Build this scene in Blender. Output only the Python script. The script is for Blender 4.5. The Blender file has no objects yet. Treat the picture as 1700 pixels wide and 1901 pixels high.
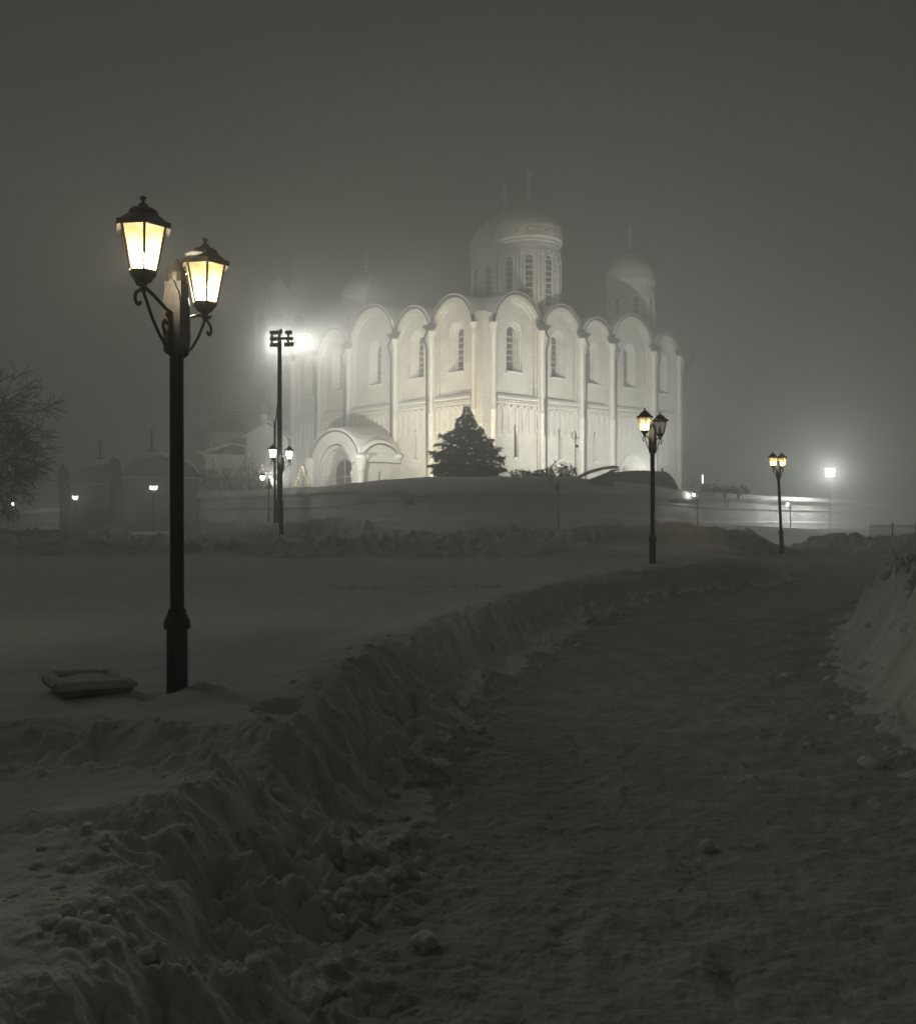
import bpy, bmesh, math, random
import numpy as np
from mathutils import Vector, Matrix

random.seed(7)
PI = math.pi
scene = bpy.context.scene
COL = scene.collection
EYE = 1.7          # camera height over the path
F = 1700.0         # focal length, in pixels of the 1700 px wide photograph


def at(px, py, d):
    return Vector(((px - 850) / F * d, d, EYE + (935 - py) / F * d))


# ------------------------------------------------------------------ noise
_rs = np.random.RandomState(5)
PERM = np.concatenate([_rs.permutation(1024)] * 2).astype(np.int32)
GC = np.cos(np.arange(1024) / 1024 * 2 * PI); GS = np.sin(np.arange(1024) / 1024 * 2 * PI)


def _hidx(ix, iy, seed):
    return PERM[PERM[(ix + seed * 131) & 1023] + ((iy + seed * 57) & 1023)]


def _hash(ix, iy, seed):
    return _hidx(np.asarray(ix).astype(np.int32), np.asarray(iy).astype(np.int32), seed) / 1024.0 * 2 * PI


def pn(x, y, seed=0):
    x = np.asarray(x, float); y = np.asarray(y, float)
    ix = np.floor(x); iy = np.floor(y)
    fx = x - ix; fy = y - iy
    u = fx * fx * fx * (fx * (fx * 6 - 15) + 10); v = fy * fy * fy * (fy * (fy * 6 - 15) + 10)
    ix = ix.astype(np.int32); iy = iy.astype(np.int32)

    def g(a, b):
        t = _hidx(ix + a, iy + b, seed)
        return GC[t] * (fx - a) + GS[t] * (fy - b)
    n0 = g(0, 0); n0 = n0 + (g(1, 0) - n0) * u
    n1 = g(0, 1); n1 = n1 + (g(1, 1) - n1) * u
    return (n0 + (n1 - n0) * v) * 1.4


def fbm(x, y, o=4, seed=0, gain=.5):
    s = 0; a = 1; t = 0
    for k in range(o):
        s = s + a * pn(x * 2 ** k + k * 17.3, y * 2 ** k - k * 9.1, seed + k); t += a; a *= gain
    return s / t


def billow(x, y, o=4, seed=0, gain=.5):
    s = 0; a = 1; t = 0
    for k in range(o):
        s = s + a * (1 - np.abs(pn(x * 2 ** k + k * 7.7, y * 2 ** k + k * 3.3, seed + k)) * 2); t += a; a *= gain
    return s / t


def lumps(x, y, seed=0):
    """rounded chunks: distance to jittered cell centres, 1 at a chunk's middle"""
    x = np.asarray(x, float); y = np.asarray(y, float)
    w1 = pn(x * 1.7, y * 1.7, seed + 3); w2 = pn(x * 4.1 + 3, y * 4.1, seed + 4)
    x = x + .30 * w1 + .14 * w2; y = y + .30 * pn(x * 1.7 + 9, y * 1.7, seed + 6) - .14 * w2
    ix = np.floor(x); iy = np.floor(y)
    fx = x - ix; fy = y - iy
    ix = ix.astype(np.int32); iy = iy.astype(np.int32)
    best = np.full(np.shape(x), 9.0); amp = np.zeros(np.shape(x))
    for a in (-1, 0, 1):
        for b in (-1, 0, 1):
            h = _hidx(ix + a, iy + b, seed)
            d = (fx - a - h / 1024.) ** 2 + (fy - b - ((h * 37) & 1023) / 1024.) ** 2
            m = d < best
            best = np.where(m, d, best); amp = np.where(m, ((h * 101) & 1023) / 1024., amp)
    return np.clip(1 - np.sqrt(best) / .62, 0, 1) ** .65 * (.35 + .65 * amp) * (1 + .45 * w2)


def sst(t):
    t = np.clip(t, 0, 1); return t * t * (3 - 2 * t)


# ------------------------------------------------------------------ materials
def mat(name, color, rough=.7, metal=0., var=.0, scale=3., bump=0., bscale=20., color2=None, spec=.3, coord='Object', stretch=None):
    m = bpy.data.materials.new(name); m.use_nodes = True
    nt = m.node_tree; N = nt.nodes; L = nt.links
    b = N['Principled BSDF']
    b.inputs['Roughness'].default_value = rough; b.inputs['Metallic'].default_value = metal
    b.inputs['Specular IOR Level'].default_value = spec
    tc = N.new('ShaderNodeTexCoord'); src = tc.outputs[coord]
    if stretch:
        mp = N.new('ShaderNodeMapping'); mp.inputs['Scale'].default_value = stretch
        L.new(src, mp.inputs[0]); src = mp.outputs[0]
    if color2 is None:
        color2 = tuple(c * (1 - var) for c in color)
    nz = N.new('ShaderNodeTexNoise'); nz.inputs['Scale'].default_value = scale; nz.inputs['Detail'].default_value = 6
    L.new(src, nz.inputs['Vector'])
    cr = N.new('ShaderNodeValToRGB')
    cr.color_ramp.elements[0].position = .35; cr.color_ramp.elements[1].position = .65
    cr.color_ramp.elements[0].color = (*color2, 1); cr.color_ramp.elements[1].color = (*color, 1)
    L.new(nz.outputs['Fac'], cr.inputs[0]); L.new(cr.outputs[0], b.inputs['Base Color'])
    if bump:
        n2 = N.new('ShaderNodeTexNoise'); n2.inputs['Scale'].default_value = bscale; n2.inputs['Detail'].default_value = 8
        n2.inputs['Roughness'].default_value = .6
        L.new(src, n2.inputs['Vector'])
        bp = N.new('ShaderNodeBump'); bp.inputs['Strength'].default_value = .8; bp.inputs['Distance'].default_value = bump
        L.new(n2.outputs['Fac'], bp.inputs['Height']); L.new(bp.outputs[0], b.inputs['Normal'])
    return m


SNOW = mat('snow', (.80, .80, .77), .85, var=.07, scale=1.5, bump=.016, bscale=34)
PATHM = mat('trodden_snow', (.52, .52, .505), .9, var=.20, scale=2.6, bump=.022, bscale=22)
STONE = mat('white_stone', (.74, .72, .66), .85, var=.14, scale=.7, bump=.02, bscale=6)
STONE2 = mat('white_stone_trim', (.78, .76, .70), .85, var=.10, scale=1.5, bump=.01, bscale=9)
PLASTER = mat('grey_plaster', (.15, .148, .155), .9, var=.25, scale=.8, bump=.02, bscale=5)
WALLM = mat('whitewashed_wall', (.80, .79, .75), .9, var=.22, scale=.6, bump=.03, bscale=4)
def add_blocks(m, bw, bh, dark):
    nt = m.node_tree; N = nt.nodes; L = nt.links; b = N['Principled BSDF']
    tc = N.new('ShaderNodeTexCoord'); sp = N.new('ShaderNodeSeparateXYZ'); ad = N.new('ShaderNodeMath'); cb = N.new('ShaderNodeCombineXYZ'); br = N.new('ShaderNodeTexBrick')
    L.new(tc.outputs['Object'], sp.inputs[0]); L.new(sp.outputs[0], ad.inputs[0]); L.new(sp.outputs[1], ad.inputs[1]); L.new(ad.outputs[0], cb.inputs[0]); L.new(sp.outputs[2], cb.inputs[1]); L.new(cb.outputs[0], br.inputs[0])
    br.inputs['Scale'].default_value = 1; br.inputs['Brick Width'].default_value = bw; br.inputs['Row Height'].default_value = bh; br.inputs['Mortar Size'].default_value = .018
    br.inputs['Color1'].default_value = (1, 1, 1, 1); br.inputs['Color2'].default_value = (dark, dark, dark * .98, 1); br.inputs['Mortar'].default_value = (.66, .65, .62, 1)
    mx = N.new('ShaderNodeMixRGB'); mx.blend_type = 'MULTIPLY'; mx.inputs[0].default_value = 1
    old = b.inputs['Base Color'].links[0].from_socket
    L.new(old, mx.inputs[1]); L.new(br.outputs['Color'], mx.inputs[2]); L.new(mx.outputs[0], b.inputs['Base Color'])


add_blocks(STONE, .85, .42, .88)
add_blocks(WALLM, 1.1, .45, .90)
LEAD = mat('lead_roof', (.16, .16, .15), .6, var=.3, scale=2)
GOLD = mat('frosted_gilding', (.55, .50, .38), .6, metal=.2, var=.25, scale=2, color2=(.62, .61, .58))
DARKW = mat('dark_window', (.15, .15, .145), .3, var=.4, scale=3)
WOOD = mat('old_wood', (.085, .075, .06), .7, var=.4, scale=4, stretch=(1, 1, .1))
IRON = mat('black_iron', (.012, .011, .010), .55, metal=.0, var=.5, scale=25, bump=.002, bscale=60, color2=(.03, .024, .018), spec=.25)
CAST = mat('weathered_brown_paint', (.034, .029, .023), .5, var=.5, scale=30, bump=.003, bscale=80, spec=.4)
GREYM = mat('grey_metal', (.10, .10, .10), .5, metal=.3, var=.3, scale=12)
CONC = mat('concrete', (.32, .30, .27), .9, var=.35, scale=9, bump=.01, bscale=40)
BARK = mat('bark', (.035, .03, .026), .9, var=.4, scale=8, bump=.01, bscale=30)
NEEDLE = mat('fir_needles', (.11, .115, .095), .85, var=.55, scale=2.5)
TWIG = mat('frosted_twigs', (.20, .19, .17), .9, var=.5, scale=6)
FENCEP = mat('ochre_fence_sheet', (.33, .30, .17), .8, var=.25, scale=2)


def emit(name, col, strength, see=False):
    m = bpy.data.materials.new(name); m.use_nodes = True
    nt = m.node_tree; nt.nodes.clear()
    o = nt.nodes.new('ShaderNodeOutputMaterial'); e = nt.nodes.new('ShaderNodeEmission')
    e.inputs[0].default_value = (*col, 1); e.inputs[1].default_value = strength
    if see:
        t = nt.nodes.new('ShaderNodeBsdfTransparent'); a = nt.nodes.new('ShaderNodeAddShader')
        nt.links.new(e.outputs[0], a.inputs[0]); nt.links.new(t.outputs[0], a.inputs[1]); nt.links.new(a.outputs[0], o.inputs[0])
    else:
        nt.links.new(e.outputs[0], o.inputs[0])
    m.cycles.emission_sampling = 'NONE'
    return m


def pane_mat(name, tint, amount=.45):
    """dusty lantern glass: part see-through, part milky, the milkiness patchy"""
    m = bpy.data.materials.new(name); m.use_nodes = True
    nt = m.node_tree; N = nt.nodes; L = nt.links; N.clear()
    o = N.new('ShaderNodeOutputMaterial'); t = N.new('ShaderNodeBsdfTransparent'); d = N.new('ShaderNodeBsdfTranslucent')
    mx = N.new('ShaderNodeMixShader'); tc = N.new('ShaderNodeTexCoord'); nz = N.new('ShaderNodeTexNoise')
    nz.inputs['Scale'].default_value = 14; nz.inputs['Detail'].default_value = 5
    mr = N.new('ShaderNodeMapRange'); mr.inputs['From Min'].default_value = .3; mr.inputs['From Max'].default_value = .7
    mr.inputs['To Min'].default_value = amount * .55; mr.inputs['To Max'].default_value = min(1, amount * 1.3)
    t.inputs[0].default_value = (1, .97, .9, 1); d.inputs[0].default_value = (*tint, 1)
    L.new(tc.outputs['Object'], nz.inputs['Vector']); L.new(nz.outputs['Fac'], mr.inputs['Value']); L.new(mr.outputs[0], mx.inputs[0])
    L.new(t.outputs[0], mx.inputs[1]); L.new(d.outputs[0], mx.inputs[2]); L.new(mx.outputs[0], o.inputs[0])
    return m


BULB = emit('glowing_bulb', (1, .85, .58), 30, True)
BULBW = emit('glowing_white_bulb', (.92, 1, .95), 30, True)
FLOODL = emit('lit_flood_lens', (.93, 1., .98), 6)
PANE = pane_mat('dusty_lantern_glass', (.95, .70, .30), .18)
PANEW = pane_mat('clear_lantern_glass', (.9, .92, .8), .42)
TREELIGHT = emit('warm_fairy_light', (1, .68, .22), 5)


# ------------------------------------------------------------------ mesh building
class MB:
    def __init__(self):
        self.v = []; self.f = []

    def add(self, vs, fs):
        k = len(self.v)
        self.v += [tuple(p) for p in vs]; self.f += [tuple(i + k for i in q) for q in fs]
        return self

    def box(self, x0, x1, y0, y1, z0, z1, T=None):
        vs = [(x0, y0, z0), (x1, y0, z0), (x1, y1, z0), (x0, y1, z0), (x0, y0, z1), (x1, y0, z1), (x1, y1, z1), (x0, y1, z1)]
        if T: vs = [T(p) for p in vs]
        return self.add(vs, [(3, 2, 1, 0), (4, 5, 6, 7), (0, 1, 5, 4), (1, 2, 6, 5), (2, 3, 7, 6), (3, 0, 4, 7)])

    def grid(self, rows, close=False):
        n = len(rows[0]); vs = [p for r in rows for p in r]; fs = []
        for i in range(len(rows) - 1):
            for j in range(n if close else n - 1):
                a = i * n + j; b = i * n + (j + 1) % n
                fs.append((a, b, b + n, a + n))
        return self.add(vs, fs)

    def lathe(self, prof, c=(0, 0, 0), n=16, cap=True, a0=0., T=None):
        rows = []
        for r, z in prof:
            row = [(c[0] + r * math.cos(a0 + 2 * PI * k / n), c[1] + r * math.sin(a0 + 2 * PI * k / n), c[2] + z) for k in range(n)]
            if T: row = [T(p) for p in row]
            rows.append(row)
        k0 = len(self.v)
        self.grid(rows, True)
        if cap:
            self.f.append(tuple(k0 + i for i in reversed(range(n))))
            e = k0 + (len(rows) - 1) * n
            self.f.append(tuple(e + i for i in range(n)))
        return self

    def tube(self, pts, r, n=6):
        pts = [Vector(p) for p in pts]
        if not hasattr(r, '__len__'): r = [r] * len(pts)
        rows = []; prev = None
        for i, p in enumerate(pts):
            d = (pts[min(i + 1, len(pts) - 1)] - pts[max(i - 1, 0)]).normalized()
            if prev is None:
                ref = Vector((0, 0, 1)) if abs(d.z) < .9 else Vector((1, 0, 0))
                u = d.cross(ref).normalized()
            else:
                u = (prev - d * prev.dot(d))
                u = u.normalized() if u.length > 1e-6 else d.orthogonal().normalized()
            prev = u; w = d.cross(u)
            rows.append([tuple(p + (u * math.cos(2 * PI * k / n) + w * math.sin(2 * PI * k / n)) * r[i]) for k in range(n)])
        k0 = len(self.v)
        self.grid(rows, True)
        self.f.append(tuple(k0 + i for i in reversed(range(n))))
        e = k0 + (len(rows) - 1) * n
        self.f.append(tuple(e + i for i in range(n)))
        return self

    def map(self, T):
        self.v = [tuple(T(p)) for p in self.v]; return self

    def build(self, name, m, parent=None, smooth=False, angle=None, fix=True):
        me = bpy.data.meshes.new(name); me.from_pydata(self.v, [], self.f)
        if fix:
            bm = bmesh.new(); bm.from_mesh(me)
            bmesh.ops.recalc_face_normals(bm, faces=bm.faces); bm.to_mesh(me); bm.free()
        me.materials.append(m)
        if smooth: me.polygons.foreach_set('use_smooth', [True] * len(me.polygons))
        if smooth and angle: me.set_sharp_from_angle(angle=angle)
        me.update()
        o = bpy.data.objects.new(name, me); COL.objects.link(o)
        if parent: o.parent = parent
        return o


def tag(o, label=None, cat=None, group=None, kind=None):
    if label: o['label'] = label
    if cat: o['category'] = cat
    if group: o['group'] = group
    if kind: o['kind'] = kind
    return o


def thing(name, label, cat, loc=(0, 0, 0), rz=0., group=None):
    o = bpy.data.objects.new(name, None); COL.objects.link(o)
    o.location = loc; o.rotation_euler = (0, 0, rz); o.empty_display_size = .2
    return tag(o, label, cat, group)


def light(kind, name, loc, power, col, parent=None, radius=.05, spot=None, blend=.6, target=None):
    l = bpy.data.lights.new(name, kind); l.energy = power; l.color = col; l.shadow_soft_size = radius
    if spot: l.spot_size = math.radians(spot); l.spot_blend = blend
    o = bpy.data.objects.new(name, l); COL.objects.link(o); o.location = loc
    if parent: o.parent = parent
    if target is not None:
        d = Vector(target) - (parent.matrix_basis @ Vector(loc) if parent else Vector(loc))
        o.rotation_euler = d.to_track_quat('-Z', 'Y').to_euler()
        if parent: o.rotation_euler.rotate_axis('Z', 0)
    return o


# ================================================================== GROUND
LF = np.array([(-30, -.6), (0, -.6), (2, -.6), (3, -.68), (3.4, -.76), (3.62, -.62), (4.1, -.60), (5, -.50), (5.6, -.43), (6.35, -.34), (8.1, -.10), (9.5, .45),
               (11.5, 1.15), (13.4, 1.9), (15, 2.75), (16.5, 3.7), (17.6, 4.8), (18.6, 6.0), (19.6, 6.9), (21, 7.4), (24, 7.6), (27, 8.2), (30, 9.4), (33, 13), (36, 24), (40, 60), (300, 200)])
RF = np.array([(-30, 2.6), (2, 2.6), (4, 2.8), (6.35, 3.17), (8, 3.6), (9.8, 4.15), (11.8, 4.9), (15.6, 7.1), (20, 10.2), (23, 13.2), (25.5, 18), (28, 30), (31, 60), (300, 300)])


def base_height(x, y):
    b = np.interp(y, [-40, 33, 40, 54, 80, 92, 240], [.42, .42, .25, 0, -.7, -1.2, -2.5])
    br = np.interp(y, [-40, 18, 30, 36, 45, 60, 75, 88, 100, 240], [.42, .42, .22, -.15, -.6, -1.0, -1.05, -1.3, -1.9, -3.0])
    t = sst((x - 3) / 10.)
    return b * (1 - t) + br * t


PILES = [  # x0, y0, x1, y1, half width, top over the base, chunkiness
    (-9.4, 33, -7.0, 32.5, 1.3, .62, .25), (-5.9, 32.5, -3.3, 32.3, 1.2, .72, .30),
    (-3.0, 29.5, 1.2, 29.3, 2.0, .34, .25), (1.2, 30.5, 4.0, 30.3, 1.4, .42, .22), (3.6, 29.5, 6.3, 30, 1.3, .55, .25),
    (6.9, 31.6, 8.6, 31.6, 1.2, .70, .25), (8.6, 31.8, 10.2, 32.6, 1.2, .55, .25),
    (14.5, 36.5, 19.5, 36, 1.6, .62, .25), (19.5, 36, 30, 33, 1.8, .75, .25),
    (-15, 30, -11, 28.5, 1.8, .34, .2), (-20, 27, -13, 25.5, 1.6, .30, .2), (-13, 23.6, -4, 24, 1.6, .20, .2), (-4, 24, 1, 23.5, 1.5, .24, .2),
    (-26, 25, -20, 27, 2.0, .5, .2), (-9, 27, -3, 27, 1.5, .22, .2),
]


def ground_height(x, y):
    x = np.asarray(x, float); y = np.asarray(y, float)
    wig = .10 * fbm(x * .3 + 3, y * 1.3, 3, 11) + .05 * pn(y * 4.0, y * 0 + 2.5, 12)
    xl = np.interp(y, LF[:, 0], LF[:, 1]) + wig
    xr = np.interp(y, RF[:, 0], RF[:, 1]) + .2 * fbm(x * .2, y * .9, 3, 21)
    base = base_height(x, y)
    far = sst((y - 20) / 10)
    # path
    across = np.clip((x - xl) / np.maximum(xr - xl, .1), 0, 1)
    pathz = np.interp(y, [-40, 19, 30, 36, 60, 240], [0, 0, .02, -.3, -1.1, -3.0])
    pz = pathz + .035 * fbm(x * .8, y * 1.1, 4, 31) + .020 * fbm(x * 4.5, y * 5.5, 4, 32, .62) - .022 * lumps(x * 3.1, y * 3.6, 37) * sst(.4 + 1.3 * pn(x * .6, y * .5, 41)) + .03 * lumps(x * 2.2, y * 3.4, 33) * sst(fbm(x * .35, y * .4, 2, 35) * 1.6 + .35)
    dl = np.maximum(x - xl, 0)
    deb = np.exp(-dl / .38) * sst(.8 + 1.2 * pn(x * .7, y * .7, 40))
    pz = pz + deb * (.20 * lumps(x * 3.2 + 5, y * 3.2, 34) + .07 * lumps(x * 8, y * 8, 36) + .03)
    dr = np.maximum(xr - x, 0)
    pz = pz + np.exp(-dr / .7) * (.07 * lumps(x * 3.0, y * 4.0, 38) + .03 * fbm(x * 3, y * 5, 3, 39) + .05)
    rb_ = random.Random(21)
    for k in range(110):
        fy = 2.4 + 9.5 * rb_.random() ** 1.4; c_ = float(np.interp(fy, LF[:, 0], LF[:, 1])); w_ = float(np.interp(fy, RF[:, 0], RF[:, 1])) - c_
        fx = c_ + w_ * (.30 + .5 * rb_.random()); an = rb_.gauss(.12, .3); dp = .005 + .011 * rb_.random()
        m_ = (np.abs(y - fy) < .4) & (np.abs(x - fx) < .4)
        if not m_.any(): continue
        dx_, dy_ = x[m_] - fx, y[m_] - fy
        u_ = (dx_ * math.cos(an) - dy_ * math.sin(an)) / .055; v_ = (dx_ * math.sin(an) + dy_ * math.cos(an)) / .145
        r_ = np.hypot(u_, v_)
        pz[m_] += -dp * np.exp(-r_ ** 4) + dp * .15 * np.exp(-((r_ - 1.35) / .3) ** 2)
    # left bank and field
    bw = np.interp(y, [0, 5, 10, 19], [.52, .50, .60, .9])
    t = (xl - x) / bw
    flute = .20 * pn(x * 1.2 + y * 3.2, x * 2.2, 51) + .10 * pn(y * 7 + x * 3, x * 6, 52) + .05 * pn(y * 17, x * 11, 59)
    rise = sst(t + flute * np.exp(-(np.clip(t, -.5, 3) - .5) ** 2 / .4))
    cr = np.exp(-((t - 1.15) / .55) ** 2)
    H = base + .05 * fbm(x * .5, y * .5, 3, 53)
    roughness = np.exp(-np.maximum(t - .5, 0) / .55) * sst(.55 + 1.1 * pn(x * .8, y * .55, 57))
    field = H + cr * (.05 + .07 * fbm(x * 2.2, y * 2.2, 4, 54)) + roughness * (.06 * lumps(x * 4.2, y * 4.2, 55) + .022 * lumps(x * 10, y * 10, 66) + .04 * (billow(x * 2.5, y * 2.5, 4, 56) - .5))
    field = field + .022 * fbm(x * .7 + y * .5, y * 3.2 - x * .8, 4, 58) + .10 * np.exp(-((y - 10) / 6) ** 2) * np.exp(-((x + 4) / 5) ** 2) * .5
    # trampled hollow left of the bank, near
    yc = 4.72 + .16 * np.sin(x * 2.1) + .10 * (x + 1.5)
    fade = sst((x + 3.2) / .8) * sst((-.25 - x) / .4)
    tr = np.exp(-((y - yc) / (.36 + .1 * pn(x * 2, x * 0, 60))) ** 2) * fade
    field = field - tr * (.17 - .05 * lumps(x * 3.1, y * 3.1, 61) - .06 * fbm(x * 3, y * 3, 4, 67)) + fade * np.exp(-((np.abs(y - yc) - .42) / .16) ** 2) * (.04 + .05 * lumps(x * 6, y * 6, 62) + .05 * fbm(x * 6, y * 6, 3, 68))
    step = np.exp(-(((x + 1.05) / .17) ** 2 + ((y - 5.55) / .16) ** 2) ** 2)
    field = field - .16 * step
    yt = 3.52 + .05 * np.sin(x * 5) - .10 * (x + 1.2)
    tr2 = np.exp(-((y - yt) / .075) ** 2) * sst((-.95 - x) / .25) * sst((x + 2.4) / .5)
    field = field - .07 * tr2 + .03 * np.exp(-((np.abs(y - yt) - .14) / .07) ** 2) * sst((-.95 - x) / .25) * lumps(x * 6, y * 6, 63) * 2
    # scattered crumbs on the field
    field = field + .07 * np.clip(lumps(x * 1.7, y * 1.1, 64) - .80, 0, 1) * 3 * np.exp(-np.maximum(t, 0) / 5)
    zl = pz * (1 - rise) + field * rise
    # right bank
    bwr = np.interp(y, [0, 6, 12, 25], [.62, .60, .58, 1.4])
    tr_ = (x - xr) / bwr
    fl2 = .14 * pn(y * 2.6 - x * 1.5, x * .9, 71) + .07 * pn(y * 7, x * 3, 72)
    rr = sst(tr_ * .85 + fl2 * np.exp(-(np.clip(tr_, -1, 3) - .5) ** 2 / .4))
    Hr = pathz + np.interp(y, [0, 6, 11, 16, 22, 40], [.70, .72, .74, .66, .5, .3])
    chunk = np.exp(-((tr_ - 1.25) / .75) ** 2)
    rb = Hr + chunk * (.28 * lumps(x * 2.3, y * 2.3, 73) + .14 * lumps(x * 5, y * 5, 74)) + .06 * fbm(x * .8, y * .8, 4, 75) - .1 * sst(tr_ - 1.6)
    z = np.where(x < (xl + xr) / 2, zl, pz * (1 - rr) + rb * rr)
    near = sst((16 - y) / 9)
    bankness = np.clip(rise * np.exp(-np.maximum(t - .95, 0) / .22), 0, 1) * (x < (xl + xr) / 2) + rr * (x >= (xl + xr) / 2)
    crumb = fbm(x * 9, y * 9, 4, 47, .6)
    z = z + near * (.004 + .020 * bankness + .008 * (1 - rise) * (x < (xl + xr) / 2)) * crumb + near * bankness * .035 * (np.abs(pn(x * 3.3 + y * 2, y * 4.5, 48)) - .3)
    z = z + near * bankness * (.045 * (1 + 1.6 * (x > (xl + xr) / 2)) * (lumps(x * 4.6 + .5, y * 4.6, 49) - .3) + .015 * lumps(x * 10.5, y * 10.5, 50))
    # a line of old footprints across the field, a drift round the lamp foot
    for k in range(17):
        fx_, fy_ = -2.1 + .17 * k, 13.75 + .08 * math.sin(k * 2.4) + .012 * k
        z = z - (.05 * np.exp(-(((x - fx_) / .055) ** 2 + ((y - fy_) / .10) ** 2)) - .035 * np.exp(-(((x - fx_) / .06) ** 2 + ((y - fy_ - .17) / .09) ** 2))) * (.5 + .5 * math.sin(k * 1.7) ** 2)
    z = z + (.055 + .05 * fbm(x * 5, y * 5, 3, 69)) * np.exp(-(((x + 1.68) / .22) ** 2 + ((y - 6.04) / .24) ** 2)) - .05 * np.exp(-(((x + 2.02) / .10) ** 2 + ((y - 5.98) / .09) ** 2))
    # ploughed piles
    xx = x + .5 * fbm(x * .4, y * .4, 3, 81); yy = y + .5 * fbm(x * .4 + 9, y * .4, 3, 82)
    cover = np.zeros(np.shape(x)); add = np.zeros(np.shape(x))
    for (x0, y0, x1, y1, w, h, c) in PILES:
        dx, dy = x1 - x0, y1 - y0
        u = np.clip(((xx - x0) * dx + (yy - y0) * dy) / (dx * dx + dy * dy), 0, 1)
        d = np.hypot(xx - x0 - u * dx, yy - y0 - u * dy) / w
        a = .85 * h * (1 - sst(d)) * (1 + .25 * pn(x * .9, y * .9, 83))
        add = np.maximum(add, a); cover = np.maximum(cover, sst(1.5 - d))
    rough = .17 * lumps(x * 1.4, y * 1.4, 84) + .13 * lumps(x * 3.2, y * 3.2, 85) + .09 * fbm(x * 5, y * 5, 3, 86)
    near_field = sst((x + 40) / 10) * sst((4.5 - x) / 3)
    band = sst((y - 21.0 - .9 * pn(x * .35, x * 0 + .5, 87) + .13 * (x + 3)) / .8) * sst((36 - y) / 3) * near_field
    z = z + add + rough * np.maximum(cover, band * .9)
    # smooth mound left of the second lamp, drifts under the far wall
    z = z + .30 * np.exp(-(((x - 2.6) / 1.9) ** 2 + ((y - 22.3) / 1.1) ** 2))
    z = z + 1.1 * np.exp(-(((x - 22) / 6.0) ** 2 + ((y - 72) / 3.2) ** 2)) + .8 * np.exp(-(((x - 33) / 6) ** 2 + ((y - 74) / 5) ** 2))
    z = z - .34 * np.exp(-(((x + 5.75) / .75) ** 2 + ((y - 29.0) / 2.2) ** 2))
    # bank end mound beside the second lamp
    z = z + .16 * np.exp(-(((x - 4.9) / .9) ** 2 + ((y - 19.9) / .8) ** 2))
    ed = .22 * pn(x * 2.2, y * 2.2, 45) + .12 * pn(x * 7, y * 7, 46)
    inpath = (x > xl + .22 + ed) & (x < xr - .16 + 1.1 * ed) & (y < 34) & (add < .05)
    return z, inpath


def make_ground():
    ys = [-30, -20, -12, -7, -4, -2, -1]
    y = -.5
    while y < 1.7: ys.append(y); y += .1
    while y < 240:
        ys.append(y); y += max(.0065, .00165 * y * max(1, y / 7.0) ** .55) if y < 45 else 1.5 + (y - 45) * .03
    ys = np.array(ys)
    us = np.concatenate([np.linspace(-3.2, -.62, 70), np.linspace(-.60, .60, 760), np.linspace(.62, 3.2, 70)])
    Y, U = np.meshgrid(ys, us, indexing='ij')
    W = np.maximum(Y, 1.2) + .35
    W = np.minimum(W, 66 + (W - 66) * .3 * (W > 66))
    X = U * W
    X = np.clip(X, -155, 155)
    Z, IP = ground_height(X, Y)
    n = len(us); r = len(ys)
    co = np.stack([X, Y, Z], -1).reshape(-1, 3)
    i, j = np.meshgrid(np.arange(r - 1), np.arange(n - 1), indexing='ij')
    a = (i * n + j).ravel()
    q = np.stack([a, a + 1, a + n + 1, a + n], -1)
    ip = IP.reshape(-1)[q].sum(1) >= 3
    for name, sel, m in (('snow_field', ~ip, SNOW), ('path', ip, PATHM)):
        qq = q[sel]; used, inv = np.unique(qq, return_inverse=True)
        inv = inv.reshape(-1, 4)
        me = bpy.data.meshes.new(name)
        me.vertices.add(len(used)); me.vertices.foreach_set('co', co[used].ravel())
        me.loops.add(inv.size); me.loops.foreach_set('vertex_index', inv.ravel().astype(np.int32))
        me.polygons.add(len(inv)); me.polygons.foreach_set('loop_start', np.arange(0, inv.size, 4, dtype=np.int32))
        me.polygons.foreach_set('use_smooth', np.ones(len(inv), bool))
        me.update(calc_edges=True); me.validate()
        me.materials.append(m)
        o = bpy.data.objects.new(name, me); COL.objects.link(o)
        tag(o, kind='structure')


make_ground()


def gz(x, y):
    return float(ground_height(np.array([x]), np.array([y]))[0][0])


_ICO = {}


def ico(mb, c, r, seed, squash=.8, sub=2, amp=.25):
    if sub not in _ICO:
        bm = bmesh.new(); bmesh.ops.create_icosphere(bm, subdivisions=sub, radius=1)
        _ICO[sub] = (np.array([v.co[:] for v in bm.verts]), [tuple(v.index for v in f.verts) for f in bm.faces]); bm.free()
    P, fs = _ICO[sub]
    k = 1.0
    if amp:
        rng = random.Random(seed); ox, oy = rng.random() * 50, rng.random() * 50
        x, y, z = P.T
        k = 1 + amp * pn(x * 1.3 + ox + z, y * 1.3 + oy - z * .7, seed % 97) + amp * .5 * pn(x * 3 + ox - z * 2, y * 3 + oy + z, 3)
        k = k[:, None]
    V = P * k * np.array([r, r, r * squash]) + np.array(c[:])
    mb.add(V.tolist(), fs)


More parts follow.
